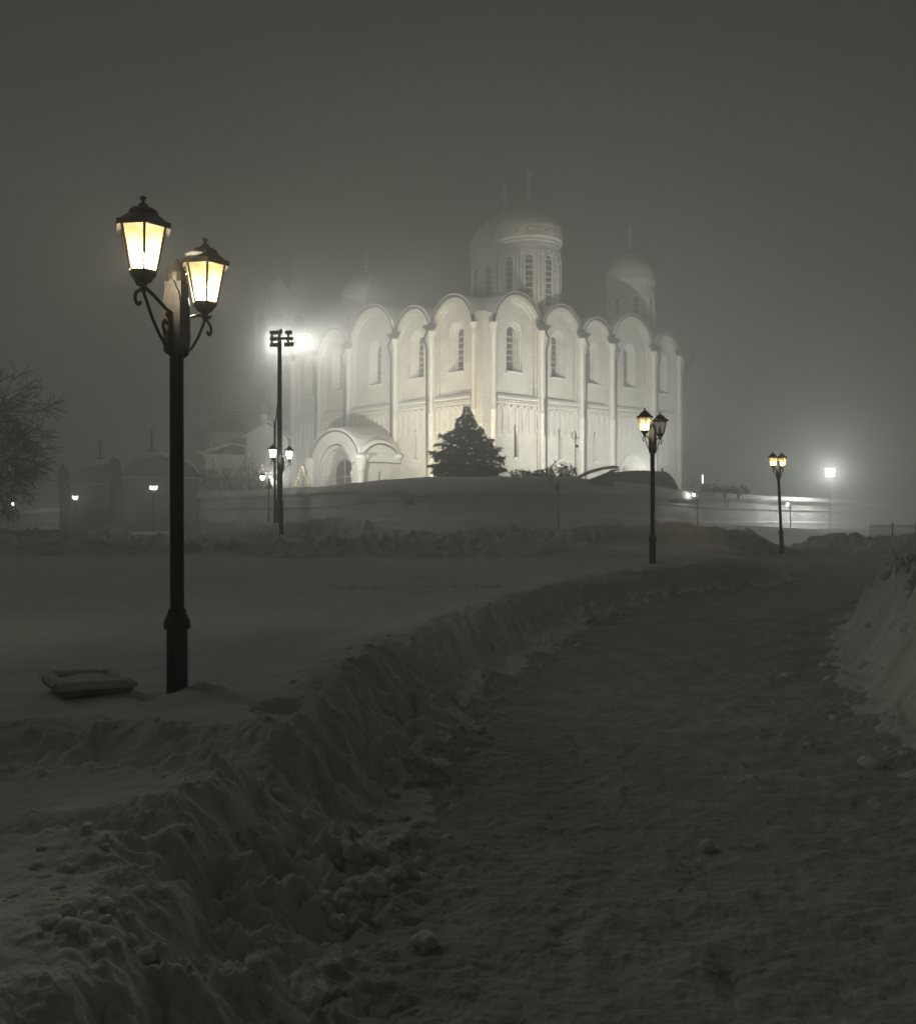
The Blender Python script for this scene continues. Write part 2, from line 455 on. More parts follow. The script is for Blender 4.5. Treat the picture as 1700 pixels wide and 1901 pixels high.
def snow_rubble():
    mb = MB(); rng = random.Random(3); L = []
    for k in range(1300):
        y = 2.6 + 15 * rng.random() ** 1.8
        xf = float(np.interp(y, LF[:, 0], LF[:, 1]))
        if rng.random() < .72: x = xf + .02 + .55 * rng.random() ** 2
        else: x = xf - .28 - .5 * rng.random()
        r = .005 + .034 * rng.random() ** 5
        L.append((x, y, r, k, .75, 2 if r > .014 else 1, .6))
    for k in range(200):
        y = 5.5 + 11 * rng.random() ** 1.3
        x = float(np.interp(y, RF[:, 0], RF[:, 1])) + rng.choice((1.0, .9, 1.2, -.2)) + .35 * rng.gauss(0, 1)
        L.append((x, y, .015 + .07 * rng.random() ** 3, k + 900, .75, 2, .5))
    for (px, py, z, r) in ((690, 1690, .0, .075), (735, 1660, 0, .06), (790, 1770, 0, .06), (625, 1745, 0, .045), (345, 1535, .44, .038), (418, 1545, .44, .034),
                           (445, 1490, .44, .035), (490, 1475, .45, .06), (520, 1490, .44, .05), (560, 1470, .42, .045), (840, 1470, 0, .05), (890, 1370, 0, .06), (660, 1590, .1, .08)):
        d = (EYE - z) * F / (py - 935); L.append(((px - 850) / F * d, d, r * .8, px, .80, 3, .6))
    Z = ground_height(np.array([l[0] for l in L]), np.array([l[1] for l in L]))[0]
    for (x, y, r, k, sq_, sub, amp), z in zip(L, Z): ico(mb, (x, y, float(z) - r * .12), r, k, sq_, sub, amp)
    o = mb.build('snow_rubble', SNOW, None, True)
    tag(o, 'crumbled snow lumps strewn along the feet and crests of the snow banks', 'snow', kind='stuff')


snow_rubble()
mb = MB(); d = 1.66 * F / (1565 - 935); x = (1312 - 850) / F * d
ico(mb, (0, 0, .028), .036, 5, .95, 3, .22)
o = mb.build('snow_lump', SNOW, None, True); o.location = (x, d, gz(x, d) - .004)
tag(o, 'small round lump of snow lying alone on the trodden path', 'snow lump')

# ================================================================== TERRACE AND ITS WALL
WP = [  # px, distance, y of the top edge in the photo
    (-90, 84, 951), (20, 79, 947), (120, 74, 939), (205, 72, 926), (350, 67.5, 912), (470, 62.5, 909), (560, 60, 905), (625, 58.4, 901), (665, 57.5, 895), (720, 56.6, 889), (800, 55.6, 886), (880, 55.5, 885), (940, 56, 884),
    (1060, 59, 886), (1140, 63, 892), (1200, 66, 899), (1258, 70, 906), (1320, 76, 914), (1400, 84, 919), (1480, 91, 923), (1550, 95, 926), (1655, 101, 935)]
WLINE = []
for k in range(len(WP) - 1):
    for q in range(6):
        f = q / 6
        a, b = WP[k], WP[k + 1]
        WLINE.append(at(a[0] + (b[0] - a[0]) * f, a[2] + (b[2] - a[2]) * f, a[1] + (b[1] - a[1]) * f))
WLINE.append(at(*[WP[-1][0], WP[-1][2], WP[-1][1]]))
end = WLINE[-1]
for k in range(1, 9):
    WLINE.append(end + Vector((.2 * k, 5 * k, -.02 * k)))
WNX = np.array([p.x for p in WLINE]); WNY = np.array([p.y for p in WLINE]); WNZ = np.array([p.z for p in WLINE])


def wall_normals():
    out = []
    for i in range(len(WLINE)):
        a = WLINE[max(i - 1, 0)]; b = WLINE[min(i + 1, len(WLINE) - 1)]
        d = (b - a); n = Vector((d.y, -d.x, 0)).normalized(); out.append(n)
    return out


WNORM = wall_normals()


def sweep(prof_fn, close=False):
    rows = []
    for i, p in enumerate(WLINE):
        n = WNORM[i]
        rows.append([(p.x + n.x * o, p.y + n.y * o, z) for o, z in prof_fn(i, p)])
    return rows


wall = thing('retaining_wall', 'long low whitewashed retaining wall under thick snow below the cathedral', 'wall', (0, 0, 0))
mb = MB()


def wprof(i, p):
    t = p.z - .38
    return [(-.5, t - .1), (.10, t), (.30, t), (.30, t - .10), (.20, t - .16), (.20, t - .30), (.12, t - .34), (.12, t - .80), (.20, t - .84), (.20, t - .95), (.04, t - 1.0),
            (.30, t - 2.1), (.46, t - 2.2), (1.15, t - 5.5)]


mb.grid(sweep(wprof)); mb.build('wall_face', WALLM, wall, True, math.radians(25))
# pilaster blocks on the wall's frieze
for i in range(14, len(WLINE) - 8, 9):
    p = WLINE[i]; n = WNORM[i]; tdir = Vector((-n.y, n.x, 0)); t = p.z - .38
    mb = MB()
    for s in (-.42, .42):
        mb.box(-.13, .13, .0, .10, t - .79, t - .36, lambda q, s=s: (p.x + tdir.x * (q[0] + s) + n.x * (q[1] + .08), p.y + tdir.y * (q[0] + s) + n.y * (q[1] + .08), q[2]))
    mb.build('frieze_block', WALLM, wall)
# snow lying over the coping, with a torn lower edge where it hangs
rows = []
for i, p in enumerate(WLINE):
    n = WNORM[i]
    s = i * .5
    drape = float(sst(np.array((p.x + 7.0) / 2.5)) * sst(np.array((22 - p.x) / 6)))
    hang = (.18 + .75 * drape * (.55 + .6 * float(fbm(np.array([s * .35]), np.array([2.]), 3, 91)[0])))
    q = p + n * 0
    top = p.z + .05 * float(pn(np.array([s * .4]), np.array([.3]), 92)[0])
    prof = [(-2.6, top - .05), (-1.6, top + .02), (-.8, top + .03), (-.2, top), (.22, top - .08), (.42 + .12 * drape, top - .22), (.50 + .2 * drape, top - .30 - hang * .5), (.44 + .12 * drape, top - .32 - hang), (.10, top - .36 - hang)]
    rows.append([(p.x + n.x * o, p.y + n.y * o, z + .05 * float(pn(np.array([p.x * 1.1 + o * 2]), np.array([z * 1.5 + s]), 93)[0])) for o, z in prof])
mb = MB(); mb.grid(rows); mb.build('snow_cap', SNOW, wall, True)
# ledge of snow half way down the face
rows = []
for i, p in enumerate(WLINE):
    n = WNORM[i]; s = i * .5; t = p.z - .38
    k = .10 + .10 * max(0, float(fbm(np.array([s * .5]), np.array([7.]), 3, 94)[0]) + .3)
    rows.append([(p.x + n.x * o, p.y + n.y * o, z) for o, z in ((.22, t - 2.06 + k * .5), (.38, t - 2.10 + k * .4), (.50, t - 2.20), (.48, t - 2.25), (.30, t - 2.26))])
mb = MB(); mb.grid(rows); mb.build('snow_ledge', SNOW, wall, True)
# sloping buttress of drifted snow at the wall's far end
mb = MB(); rows = []
for k in range(10):
    f = k / 9
    p = end + Vector((0, f * 20, 0))
    rows.append([(p.x - .3, p.y - .2, p.z - .4), (p.x + .1, p.y - .25, p.z - 1.5), (p.x + .9, p.y - .35, p.z - 2.2), (p.x + 2.2, p.y - .4, p.z - 3.9), (p.x + 3.2, p.y - .5, p.z - 5.2), (p.x - .3, p.y - .5, p.z - 5.2)])
mb.grid(rows); mb.f.append(tuple(range(6))); mb.build('end_buttress', SNOW, wall, True, math.radians(40))
# short drain spout
p = at(762, 933, 56.0)
mb = MB(); mb.box(-.25, .25, -.42, .5, -.13, .14); mb.box(-.20, .20, -.50, -.42, -.09, .10)
mb.build('drain_spout', IRON, wall).location = (p.x, p.y - .1, p.z)


def terrace_z(x, y):
    x = np.asarray(x, float); y = np.asarray(y, float)
    o = np.argsort(WNX[:-8]); z0 = np.interp(x, WNX[:-8][o], WNZ[:-8][o]) - .06
    y0 = np.interp(x, WNX[:-8][o], WNY[:-8][o])
    back = np.interp(x, [-60, -25, -8, 10, 30, 45], [1.3, 2.3, 2.5, 2.6, 2.1, 1.2])
    t = sst((y - y0) / 14)
    z = z0 * (1 - t) + back * t + .12 * fbm(x * .25, y * .25, 3, 95)
    # drift heaped behind the fir
    z = z + 1.05 * np.exp(-(((x - 6.2) / 3.0) ** 4 + ((y - 66.5) / 1.6) ** 2)) + .25 * np.exp(-(((x - 3.2) / 2) ** 2 + ((y - 66) / 2) ** 2))
    return z, y0


mb = MB(); rows = []
for k in range(46):
    f = k / 45
    row = []
    for i in range(len(WLINE) - 8):
        p = WLINE[i]; y = p.y + .6 + f ** 1.5 * 130
        x = p.x * (1 + .5 * f) + 0
        x = max(-150, min(p.x if p.x > 30 else x, 46)) + (f * .9 if p.x > 38 else 0)
        z, _ = terrace_z(np.array([x]), np.array([y])); row.append((x, y, float(z[0])))
    rows.append(row)
mb.grid(rows); o = mb.build('terrace', SNOW, None, True); tag(o, kind='structure')


def tz(x, y):
    return float(terrace_z(np.array([x]), np.array([y]))[0][0])


# ================================================================== CATHEDRAL
CR = Vector((.745, .667, 0)); ROT = math.atan2(CR.y, CR.x)
CORNER = Vector((2.1, 79, 0))
cath = thing('cathedral', 'huge floodlit white stone cathedral with five domes standing in the fog', 'cathedral', CORNER, ROT)
ZS, ZB, Z0 = 17.3, 11.1, 1.2


def local(p):
    """world point -> cathedral frame"""
    v = Vector(p) - CORNER
    c, s = math.cos(-ROT), math.sin(-ROT)
    return Vector((v.x * c - v.y * s, v.x * s + v.y * c, v.z))


def MR(s, o, z): return (s, -o, z)          # right facade
def ML(s, o, z): return (-o, s, z)          # left facade


def arch(hw, zb, zs, n=12, rise=None):
    """open contour of an arched opening, left foot to right foot, as (ds, z)"""
    r = hw if rise is None else rise
    return [(-hw, zb)] + [(-hw * math.cos(PI * k / n), zs + r * math.sin(PI * k / n)) for k in range(n + 1)] + [(hw, zb)]


def strip_wall(mb, M, s0, s1, zb, top, o, hole=None, n=40):
    """wall face between s0 and s1 under top(s), minus one arched hole (sc, hw, hb, hs, rise)"""
    ss = set(s0 + (s1 - s0) * k / n for k in range(n + 1))
    if hole:
        sc, hw, hb, hs, rise = hole
        ss |= set(sc - hw * math.cos(PI * k / 14) for k in range(15))
    ss = sorted(s for s in ss if s0 - 1e-6 <= s <= s1 + 1e-6)
    for a, b in zip(ss[:-1], ss[1:]):
        if b - a < 1e-6: continue
        m = (a + b) / 2
        if hole and abs(m - sc) < hw:
            def ht(s): return hs + rise * math.sqrt(max(0, 1 - ((s - sc) / hw) ** 2))
            if hb > zb + .01: mb.add([M(a, o, zb), M(b, o, zb), M(b, o, hb), M(a, o, hb)], [(0, 1, 2, 3)])
            mb.add([M(a, o, ht(a)), M(b, o, ht(b)), M(b, o, top(b)), M(a, o, top(a))], [(0, 1, 2, 3)])
        else:
            mb.add([M(a, o, zb), M(b, o, zb), M(b, o, top(b)), M(a, o, top(a))], [(0, 1, 2, 3)])


def stepped(mb, M, sc, zb, zs, hws, os_, n=14, rises=None):
    """jambs and flat rings stepping inwards from hws[0] at os_[0]"""
    for k in range(len(hws) - 1):
        r0 = rises[k] if rises else None; r1 = rises[k + 1] if rises else None
        A = arch(hws[k], zb, zs, n, r0); B = arch(hws[k + 1], zb, zs, n, r1)
        mb.grid([[M(sc + s, os_[k], z) for s, z in A], [M(sc + s, os_[k + 1], z) for s, z in A]])
        mb.grid([[M(sc + s, os_[k + 1], z) for s, z in A], [M(sc + s, os_[k + 1], z) for s, z in B]])


def arched_plate(mb, M, sc, hw, zb, zs, o, n=14, rise=None):
    A = [M(sc + s, o, z) for s, z in arch(hw, zb, zs, n, rise)]
    mb.add(A, [tuple(range(len(A)))])


def facade(M, bays, bottom_windows=True, skip_low=(), portal=None):
    s_end = bays[-1][1]
    wall_mb = MB()
    # corner piers
    p0, p1 = bays[0][0], s_end
    for a, b in ((0, p0), (s_end, s_end + 1.0)):
        strip_wall(wall_mb, M, a, b, Z0, lambda s: ZS + 1.1, 0.0, None, 2)
    for bi, (a, b) in enumerate(bays):
        sc = (a + b) / 2; w = b - a; R = w / 2; hw0 = R - .42; hw1 = hw0 - .24
        top = lambda s: ZS + math.sqrt(max(0, R * R - (s - sc) ** 2))
        strip_wall(wall_mb, M, a, b, Z0, top, 0, (sc, hw0, Z0, ZS, hw0))
        stepped(wall_mb, M, sc, Z0, ZS, [hw0, hw1, hw1], [0, -.2, -.42], 20)
        # upper field with its window
        big = w > 5.2
        wz0, wzs = 13.55, 17.05
        wh = .98 if big else .85
        if w < 4.9: wz0, wzs = 13.4, 16.6
        topi = lambda s: ZS + math.sqrt(max(0, hw1 * hw1 - (s - sc) ** 2))
        strip_wall(wall_mb, M, sc - hw1, sc + hw1, ZB, topi, -.42, (sc, wh, wz0, wzs, wh), 24)
        steps = [wh, wh - .13, wh - .26, wh - .39, wh - .5, wh - .60]
        deps = [-.42, -.56, -.70, -.84, -.98, -1.12]
        fm = MB(); stepped(fm, M, sc, wz0, wzs, steps, deps, 14)
        fm.add([M(sc - wh, -.42, wz0), M(sc + wh, -.42, wz0), M(sc + wh, -1.2, wz0), M(sc - wh, -1.2, wz0)], [(0, 1, 2, 3)])
        win = fm.build('window', STONE2, cath)
        g = MB(); arched_plate(g, M, sc, wh - .6, wz0 + .02, wzs, -1.06); g.build('pane', DARKW, win)
        bar = MB(); hwp = wh - .6
        zz = wz0 + .45
        while zz < wzs + .1:
            bar.box(-hwp, hwp, -1.05, -1.01, zz - .035, zz + .035, lambda q: M(sc + q[0], q[1], q[2])); zz += .55
        bar.build('glazing_bar', STONE2, win)
        sl = MB(); sl.box(-wh - .12, wh + .12, -.40, -.22, wz0 - .16, wz0 - .02, lambda q: M(sc + q[0], q[1], q[2])); sl.build('sill', SNOW, win)
        # lower tier
        lw = (sc, .28, 5.9, 8.55, .28) if (bottom_windows and bi not in skip_low) else None
        if portal and bi == portal[0]: lw = (sc, portal[1], Z0, portal[2], portal[1])
        strip_wall(wall_mb, M, sc - hw0, sc + hw0, Z0, lambda s: ZB, -.16, lw, 20)
        wall_mb.add([M(sc - hw0, -.16, ZB), M(sc + hw0, -.16, ZB), M(sc + hw0, -.42, ZB), M(sc - hw0, -.42, ZB)], [(0, 1, 2, 3)])
        if lw and not (portal and bi == portal[0]):
            fm = MB(); stepped(fm, M, sc, 5.9, 8.55, [.28, .20, .20], [-.16, -.3, -.62], 10)
            lwn = fm.build('window', STONE2, cath)
            g = MB(); arched_plate(g, M, sc, .21, 5.9, 8.55, -.55, 10); g.build('pane', DARKW, lwn)
            sl = MB(); sl.box(-.42, .42, -.14, .06, 5.72, 5.88, lambda q: M(sc + q[0], q[1], q[2])); sl.build('sill', SNOW, lwn)
        # blind arcade belt
        am = MB(); nn = max(4, int(round((2 * hw0 - .3) / .78))); stp = (2 * hw0 - .2) / nn
        Z1, Z2 = 8.25, 10.05
        for k in range(nn + 1):
            s = sc - hw0 + .1 + k * stp
            if k in (0, nn): s += .06 * (1 if k == 0 else -1)
            am.lathe([(.10, 0), (.16, .04), (.13, .22), (.085, .26), (.085, Z2 - Z1 - .26), (.13, Z2 - Z1 - .18), (.16, Z2 - Z1)], (0, 0, 0), 8, True, 0, lambda p, s=s: M(s + p[0], -.10 + p[1], Z1 + p[2]))
            am.lathe([(.04, -.30), (.10, -.05), (.12, 0)], (0, 0, 0), 8, True, 0, lambda p, s=s: M(s + p[0], -.10 + p[1], Z1 + p[2]))
        for k in range(nn):
            s = sc - hw0 + .1 + (k + .5) * stp; r = stp / 2
            am.grid([[M(s - (r + e) * math.cos(PI * j / 10), oo, Z2 + (r + e) * math.sin(PI * j / 10)) for j in range(11)] for e, oo in ((-.13, -.15), (-.13, .02), (.02, .02), (.02, -.15))])
        am.box(-hw0, hw0, -.15, .08, Z2 + stp / 2 + .08, Z2 + stp / 2 + .22, lambda q: M(sc + q[0], q[1], q[2]))
        x = -hw0 + .08
        while x < hw0 - .1:
            am.box(x, x + .12, -.15, .12, Z2 + stp / 2 + .26, Z2 + stp / 2 + .40, lambda q: M(sc + q[0], q[1], q[2])); x += .24
        am.box(-hw0, hw0, -.40, .16, ZB - .12, ZB + .02, lambda q: M(sc + q[0], q[1], q[2]))
        arc_ = am.build('arcade', STONE2, cath)
        sm = MB()
        sm.grid([[M(sc + hw0 * (2 * j / 16 - 1), o, z + .03 * math.sin(j * 2.1)) for j in range(17)] for o, z in ((.17, ZB + .03), (.10, ZB + .20), (-.15, ZB + .36), (-.41, ZB + .5))])
        sm.build('snow_ledge', SNOW, arc_, True)
        # barrel roof over the bay, metal edge and snow on it
        rm = MB(); nA = 22
        def ring(r, o): return [M(sc - r * math.cos(PI * j / nA), o, ZS + r * math.sin(PI * j / nA)) for j in range(nA + 1)]
        rm.grid([ring(R - .02, -.1), ring(R - .02, .34), ring(R + .10, .34), ring(R + .10, -9)])
        rf = rm.build('roof', LEAD, cath, True, math.radians(40))
        sm = MB()
        def sring(r, o, lo): return [M(sc - (r + (.0 if lo else .13 * math.sin(PI * j / nA) + .03 * math.sin(j * 1.7 + sc))) * math.cos(PI * j / nA), o, ZS + .1 + (r + (0 if lo else .16 * math.sin(PI * j / nA))) * math.sin(PI * j / nA)) for j in range(2, nA - 1)]
        sm.grid([sring(R + .06, .30, True), sring(R + .06, .28, False), sring(R + .08, .1, False), sring(R + .08, -9, False)])
        sm.build('roof_snow', SNOW, rf, True)
        # small hanging crumbs of the carved frieze under the arch
        fr = MB()
        for j in range(1, 22):
            an = PI * j / 22
            r = R - .16
            cx, cz = sc - r * math.cos(an), ZS + r * math.sin(an)
            fr.box(-.06, .06, .0, .10, -.12, .08, lambda q: M(cx + q[0], q[1], cz + q[2]))
        fr.build('carved_frieze', STONE2, cath)
    wall_mb.build('wall', STONE, cath, fix=False)
    # half columns, valleys, gutters and drainpipes between the bays
    bs = [bays[0][0]] + [b for a, b in bays]
    for k, s in enumerate(bs):
        cm = MB(); cm.lathe([(.34, 0), (.34, .5), (.24, .6), (.24, 8.6), (.30, 8.7), (.24, 8.8), (.23, 15.2), (.30, 15.3), (.26, 15.45), (.44, 16.1), (.46, 16.3)], (0, 0, 0), 12, True, 0, lambda p: M(s + p[0], .06 + p[1], Z0 + p[2]))
        cm.build('half_column', STONE2, cath, True, math.radians(50))
        if k == 0: continue
        vm = MB(); vm.box(-.55, .55, -8, .05, ZS - .1, ZS + .85, lambda q: M(s + q[0], q[1], q[2])); vv = vm.build('valley_block', STONE2, cath)
        sm = MB(); sm.grid([[M(s + q, o, ZS + .86 + h * (1 - (q / .7) ** 2)) for q in (-.7, -.35, 0, .35, .7)] for o, h in ((.12, .05), (.0, .3), (-8, .3))]); sm.build('roof_snow', SNOW, vv, True)
        dm = MB()
        dm.add([M(s - .75, .62, ZS + .72), M(s + .75, .62, ZS + .72), M(s + .75, .02, ZS + .72), M(s - .75, .02, ZS + .72), M(s - .3, .45, ZS + .15), M(s + .3, .45, ZS + .15), M(s + .3, .02, ZS + .15), M(s - .3, .02, ZS + .15)],
               [(0, 1, 2, 3), (4, 5, 6, 7), (0, 1, 5, 4), (1, 2, 6, 5), (2, 3, 7, 6), (3, 0, 4, 7)])
        dm.tube([M(s + .05, .45, ZS + .2), M(s + .1, .9, ZS - .5), M(s + .42, .30, ZS - 1.5), M(s + .42, .28, Z0 + .5)], .09, 6)
        dm.build('drainpipe', GREYM, cath)


LB = [(1.0, 6.7), (6.7, 12.1), (12.1, 19.9), (19.9, 25.3), (25.3, 30.6)]
RB = [(1.25, 7.4), (7.4, 13.0), (13.0, 17.6), (17.6, 24.4), (24.4, 28.9)]
facade(ML, LB, True, (2, 3))
facade(MR, RB, True, (), (3, 1.75, 4.6))
# right facade portal, stepped arch with door
pm = MB(); sc = 21.0
stepped(pm, MR, sc, Z0, 4.6, [1.75, 1.5, 1.3, 1.1, .9, .75], [-.16, -.4, -.6, -.8, -1.0, -1.3], 16)
stepped(pm, MR, sc, Z0, 4.6, [2.15, 1.95, 1.75], [.0, .12, -.1], 16)
po = pm.build('portal', STONE2, cath)
g = MB(); arched_plate(g, MR, sc, .76, Z0, 4.6, -1.25); g.build('door', WOOD, po)
# body behind the facades
bm_ = MB(); bm_.box(1.3, 29.6, 1.3, 31.5, Z0, 17.2); bm_.box(29.6, 29.9, 0.02, 31.5, Z0, 18.2); bm_.box(0.02, 29.6, 31.5, 31.8, Z0, 18.2)
bm_.box(5, 25.5, 5, 27, 17.2, 19.6)
bm_.build('body', STONE, cath)
rm = MB(); rm.grid([[(5 + 20.5 * i / 12, 5 + 22 * j / 12, 19.62 + .9 * math.sin(PI * i / 12) * math.sin(PI * j / 12)) for i in range(13)] for j in range(13)]); rm.build('roof_snow', SNOW, cath, True)
# spout at the far right end
mb = MB(); mb.tube([(29.8, -.1, 18.0), (31.2, -.3, 17.7), (31.3, -.3, 17.2), (30.2, -.2, 16.2)], .16, 6); mb.box(29.5, 30.9, -.6, .3, 17.75, 18.05); mb.build('gutter_spout', GREYM, cath)


def dome(cx, cy, R, zb, zc, H, nwin=12, a0=.2):
    dm = MB()
    dm.lathe([(R * 1.03, zb), (R * 1.03, zb + .5), (R, zb + .6), (R, zc - .5), (R * 1.03, zc - .45), (R * 1.03, zc - .25), (R * 1.07, zc - .1), (R * 1.07, zc + .12), (R * .98, zc + .15)], (cx, cy, 0), 48)
    h = zc - zb
    # little arches under the cornice
    for k in range(nwin * 3):
        a = a0 + 2 * PI * k / (nwin * 3); r = PI * R / (nwin * 3)
        for j in range(5):
            t0, t1 = PI * j / 5, PI * (j + 1) / 5
            P = []
            for t, e in ((t0, 0), (t1, 0), (t1, -.07), (t0, -.07)):
                aa = a + (r + e) * math.cos(t) / R
                P.append((aa, zc - 1.55 + (r + e) * math.sin(t)))
            dm.add([(cx + (R + .07) * math.cos(q), cy + (R + .07) * math.sin(q), z) for q, z in P] + [(cx + R * math.cos(q), cy + R * math.sin(q), z) for q, z in P], [(0, 1, 2, 3), (0, 1, 5, 4), (2, 3, 7, 6)])
    for k in range(nwin):
        a = a0 + 2 * PI * (k + .5) / nwin
        for s in (-.055, .055):
            dm.tube([(cx + (R + .03) * math.cos(a + s), cy + (R + .03) * math.sin(a + s), zb + .5), (cx + (R + .03) * math.cos(a + s), cy + (R + .03) * math.sin(a + s), zc - 1.7)], .09, 6)
    drum = dm.build('drum', STONE, cath, True, math.radians(35))
    for k in range(nwin):
        a = a0 + 2 * PI * k / nwin
        def T(s, o, z): return (cx + (R + o) * math.cos(a) - s * math.sin(a), cy + (R + o) * math.sin(a) + s * math.cos(a), z)
        wm = MB(); hw = R * .115
        A = arch(hw + .12, zb + .65, zc - 2.2, 8); B = arch(hw, zb + .65, zc - 2.2, 8)
        wm.grid([[T(s, -.05, z) for s, z in A], [T(s, .07, z) for s, z in A], [T(s, .07, z) for s, z in B], [T(s, -.05, z) for s, z in B]])
        w = wm.build('window', STONE2, drum)
        pm = MB(); arched_plate(pm, T, 0, hw, zb + .65, zc - 2.2, .015, 8)
        pm.build('window_pane', DARKW, drum)
        bm2 = MB(); z = zb + 1.1
        while z < zc - 2.1:
            bm2.box(-hw, hw, .02, .05, z - .04, z + .04, lambda q: T(*q)); z += .55
        bm2.build('glazing_bar', STONE2, drum)
    cm = MB()
    prof = [(R * 1.0, .15), (R * 1.03, .6)]
    for f, q in ((.08, 1.02), (.2, .985), (.33, .91), (.46, .80), (.58, .665), (.68, .53), (.77, .385), (.84, .25), (.88, .16)):
        prof.append((R * 1.03 * q, .6 + H * f))
    prof += [(.22, .6 + H * .94), (.12, .6 + H * 1.0), (.22, .6 + H * 1.04), (.22, .6 + H * 1.08), (.03, .6 + H * 1.16)]
    cm.lathe(prof, (cx, cy, zc), 40)
    # scalloped ring at the foot of the cupola
    n = 22
    for k in range(n):
        a = 2 * PI * k / n; r = PI * R / n * 1.02
        P = [(a + r * math.cos(PI * j / 8) / R, zc + .15 + r * 1.25 * math.sin(PI * j / 8)) for j in range(9)]
        cm.add([(cx + R * 1.07 * math.cos(q), cy + R * 1.07 * math.sin(q), z) for q, z in P] + [(cx + R * .9 * math.cos(q), cy + R * .9 * math.sin(q), z) for q, z in P],
               [tuple(range(9))] + [(j, j + 1, j + 10, j + 9) for j in range(8)])
    cm.build('cupola', GOLD, drum, True, math.radians(35))
    x = MB(); zt = zc + .6 + H * 1.12
    T = lambda q: (cx + q[0] * math.cos(-ROT), cy + q[0] * math.sin(-ROT) + q[1], zt + q[2])
    x.box(-.05, .05, -.04, .04, 0, 2.1, T); x.box(-.55, .55, -.035, .035, 1.25, 1.36, T); x.box(-.3, .3, -.03, .03, 1.65, 1.74, T); x.box(-.28, .28, -.03, .03, .7, .78, T)
    x.build('cross', GOLD, drum)


dome(9.5, 3.6, 3.05, 19.0, 26.7, 3.75, 10, .15)
dome(14.8, 12.2, 3.55, 19.4, 28.2, 4.4, 12, .3)
dome(26.2, 4.3, 2.52, 18.6, 25.6, 3.3, 8, .1)
dome(7.0, 26.5, 2.6, 18.6, 24.6, 3.1, 8, .1)
dome(24.5, 25.5, 2.55, 18.6, 24.6, 2.8, 8, .1)

# porch in front of the left facade
PO = 4.4; PS0, PS1 = 11.7, 20.1; PSC = (PS0 + PS1) / 2; A_, B_, ZP = (PS1 - PS0) / 2, 3.1, 5.5
mb = MB()
def ptop(s): return ZP + B_ * math.sqrt(max(0, 1 - ((s - PSC) / A_) ** 2))
MP = lambda s, o, z: ML(s, o, z)
strip_wall(mb, MP, PS0, PS1, Z0, ptop, PO, (PSC, 2.75, Z0, 5.0, 2.45), 30)
stepped(mb, MP, PSC, Z0, 5.0, [3.15, 2.95, 2.75], [PO, PO + .07, PO - .05], 18, [2.8, 2.62, 2.45])
stepped(mb, MP, PSC, Z0, 4.75, [2.75, 2.45, 2.2, 1.95, 1.7, 1.45], [PO - .05, PO - .28, PO - .5, PO - .72, PO - .94, PO - 1.2], 18, [2.6, 2.2, 1.9, 1.6, 1.4, 1.2])
def MS(s, o, z): return (-s, PS0 - o, z)   # near side of the porch: s runs outwards
def stop(s): return ZP + 1.75 * math.sqrt(max(0, 1 - ((s - PO / 2) / (PO / 2)) ** 2))
strip_wall(mb, MS, 0, PO, Z0, stop, 0, (PO / 2, .12, Z0, 4.6, .12), 24)
stepped(mb, MS, PO / 2, Z0, 5.2, [1.7, 1.55, 1.4], [0, .09, 0], 14)
stepped(mb, MS, PO / 2, Z0, 4.6, [.12, .12], [0, -.4], 6)
mb.box(-PO, 0, PS1 - .3, PS1, Z0, ZP + .6)
for s in (PS0 - .05, PS1 + .05):
    mb.lathe([(.36, Z0), (.36, 4.6), (.42, 4.7), (.36, 4.8), (.52, 5.35), (.56, 5.7), (.56, 5.9)], (-PO - .05, s, 0), 12)
for q in (-1, 1):
    for k, hh in enumerate((2.6, 2.33, 2.08, 1.83)):
        mb.lathe([(.10, Z0), (.10, 4.3), (.17, 4.4), (.17, 4.75)], (-(PO - .16 - .22 * k), PSC + q * (hh - .02), 0), 8)
porch = mb.build('porch', STONE2, cath, fix=False)
g = MB(); arched_plate(g, MP, PSC, 1.46, Z0, 4.75, PO - 1.16, 16, 1.2); g.build('door', WOOD, porch)
g = MB(); g.box(-1.2, 1.2, PO - 1.15, PO - 1.06, 4.28, 4.36, lambda q: MP(PSC + q[0], q[1], q[2])); g.box(-.04, .04, PO - 1.15, PO - 1.1, Z0, 5.9, lambda q: MP(PSC + q[0], q[1], q[2])); g.build('door_rail', STONE2, porch)
g = MB(); g.box(PO / 2 - .13, PO / 2 + .13, -.35, -.3, Z0, 4.75, lambda q: MS(*q)); g.build('window_pane', DARKW, porch)
rm = MB()
def prow(o, e, n=24): return [MP(PSC - (A_ + e) * math.cos(PI * j / n), o, ZP + (B_ + e) * math.sin(PI * j / n)) for j in range(n + 1)]
rm.grid([prow(PO - .1, .0), prow(PO + .3, 0), prow(PO + .3, .1), prow(0, .1)])
def srow(o, e, n=20): return [MS(PO / 2 - (PO / 2 + e) * math.cos(PI * j / n), o, ZP + (1.75 + e) * math.sin(PI * j / n)) for j in range(n + 1)]
rm.grid([srow(-.1, 0), srow(.3, 0), srow(.3, .1), srow(-1.25, .1)])
rm.build('porch_roof', LEAD, porch, True, math.radians(40))
sm = MB()
def prow2(o, h, n=28): return [MP(PSC - (A_ + .05 + h * .5) * math.cos(PI * j / n), o, ZP + .1 + (B_ + .05 + h * (1 + .15 * math.sin(j * 1.3))) * math.sin(PI * j / n)) for j in range(n + 1)]
sm.grid([prow2(PO + .26, .0), prow2(PO + .28, .16), prow2(PO, .32), prow2(PO - 1.5, .45), prow2(0, .6)])
def srow2(o, h, n=24): return [MS(PO / 2 - (PO / 2 + .05 + h * .4) * math.cos(PI * j / n), o, ZP + .1 + (1.8 + h) * math.sin(PI * j / n)) for j in range(n + 1)]
sm.grid([srow2(.26, 0), srow2(.28, .2), srow2(0, .4), srow2(-1.25, .5)])
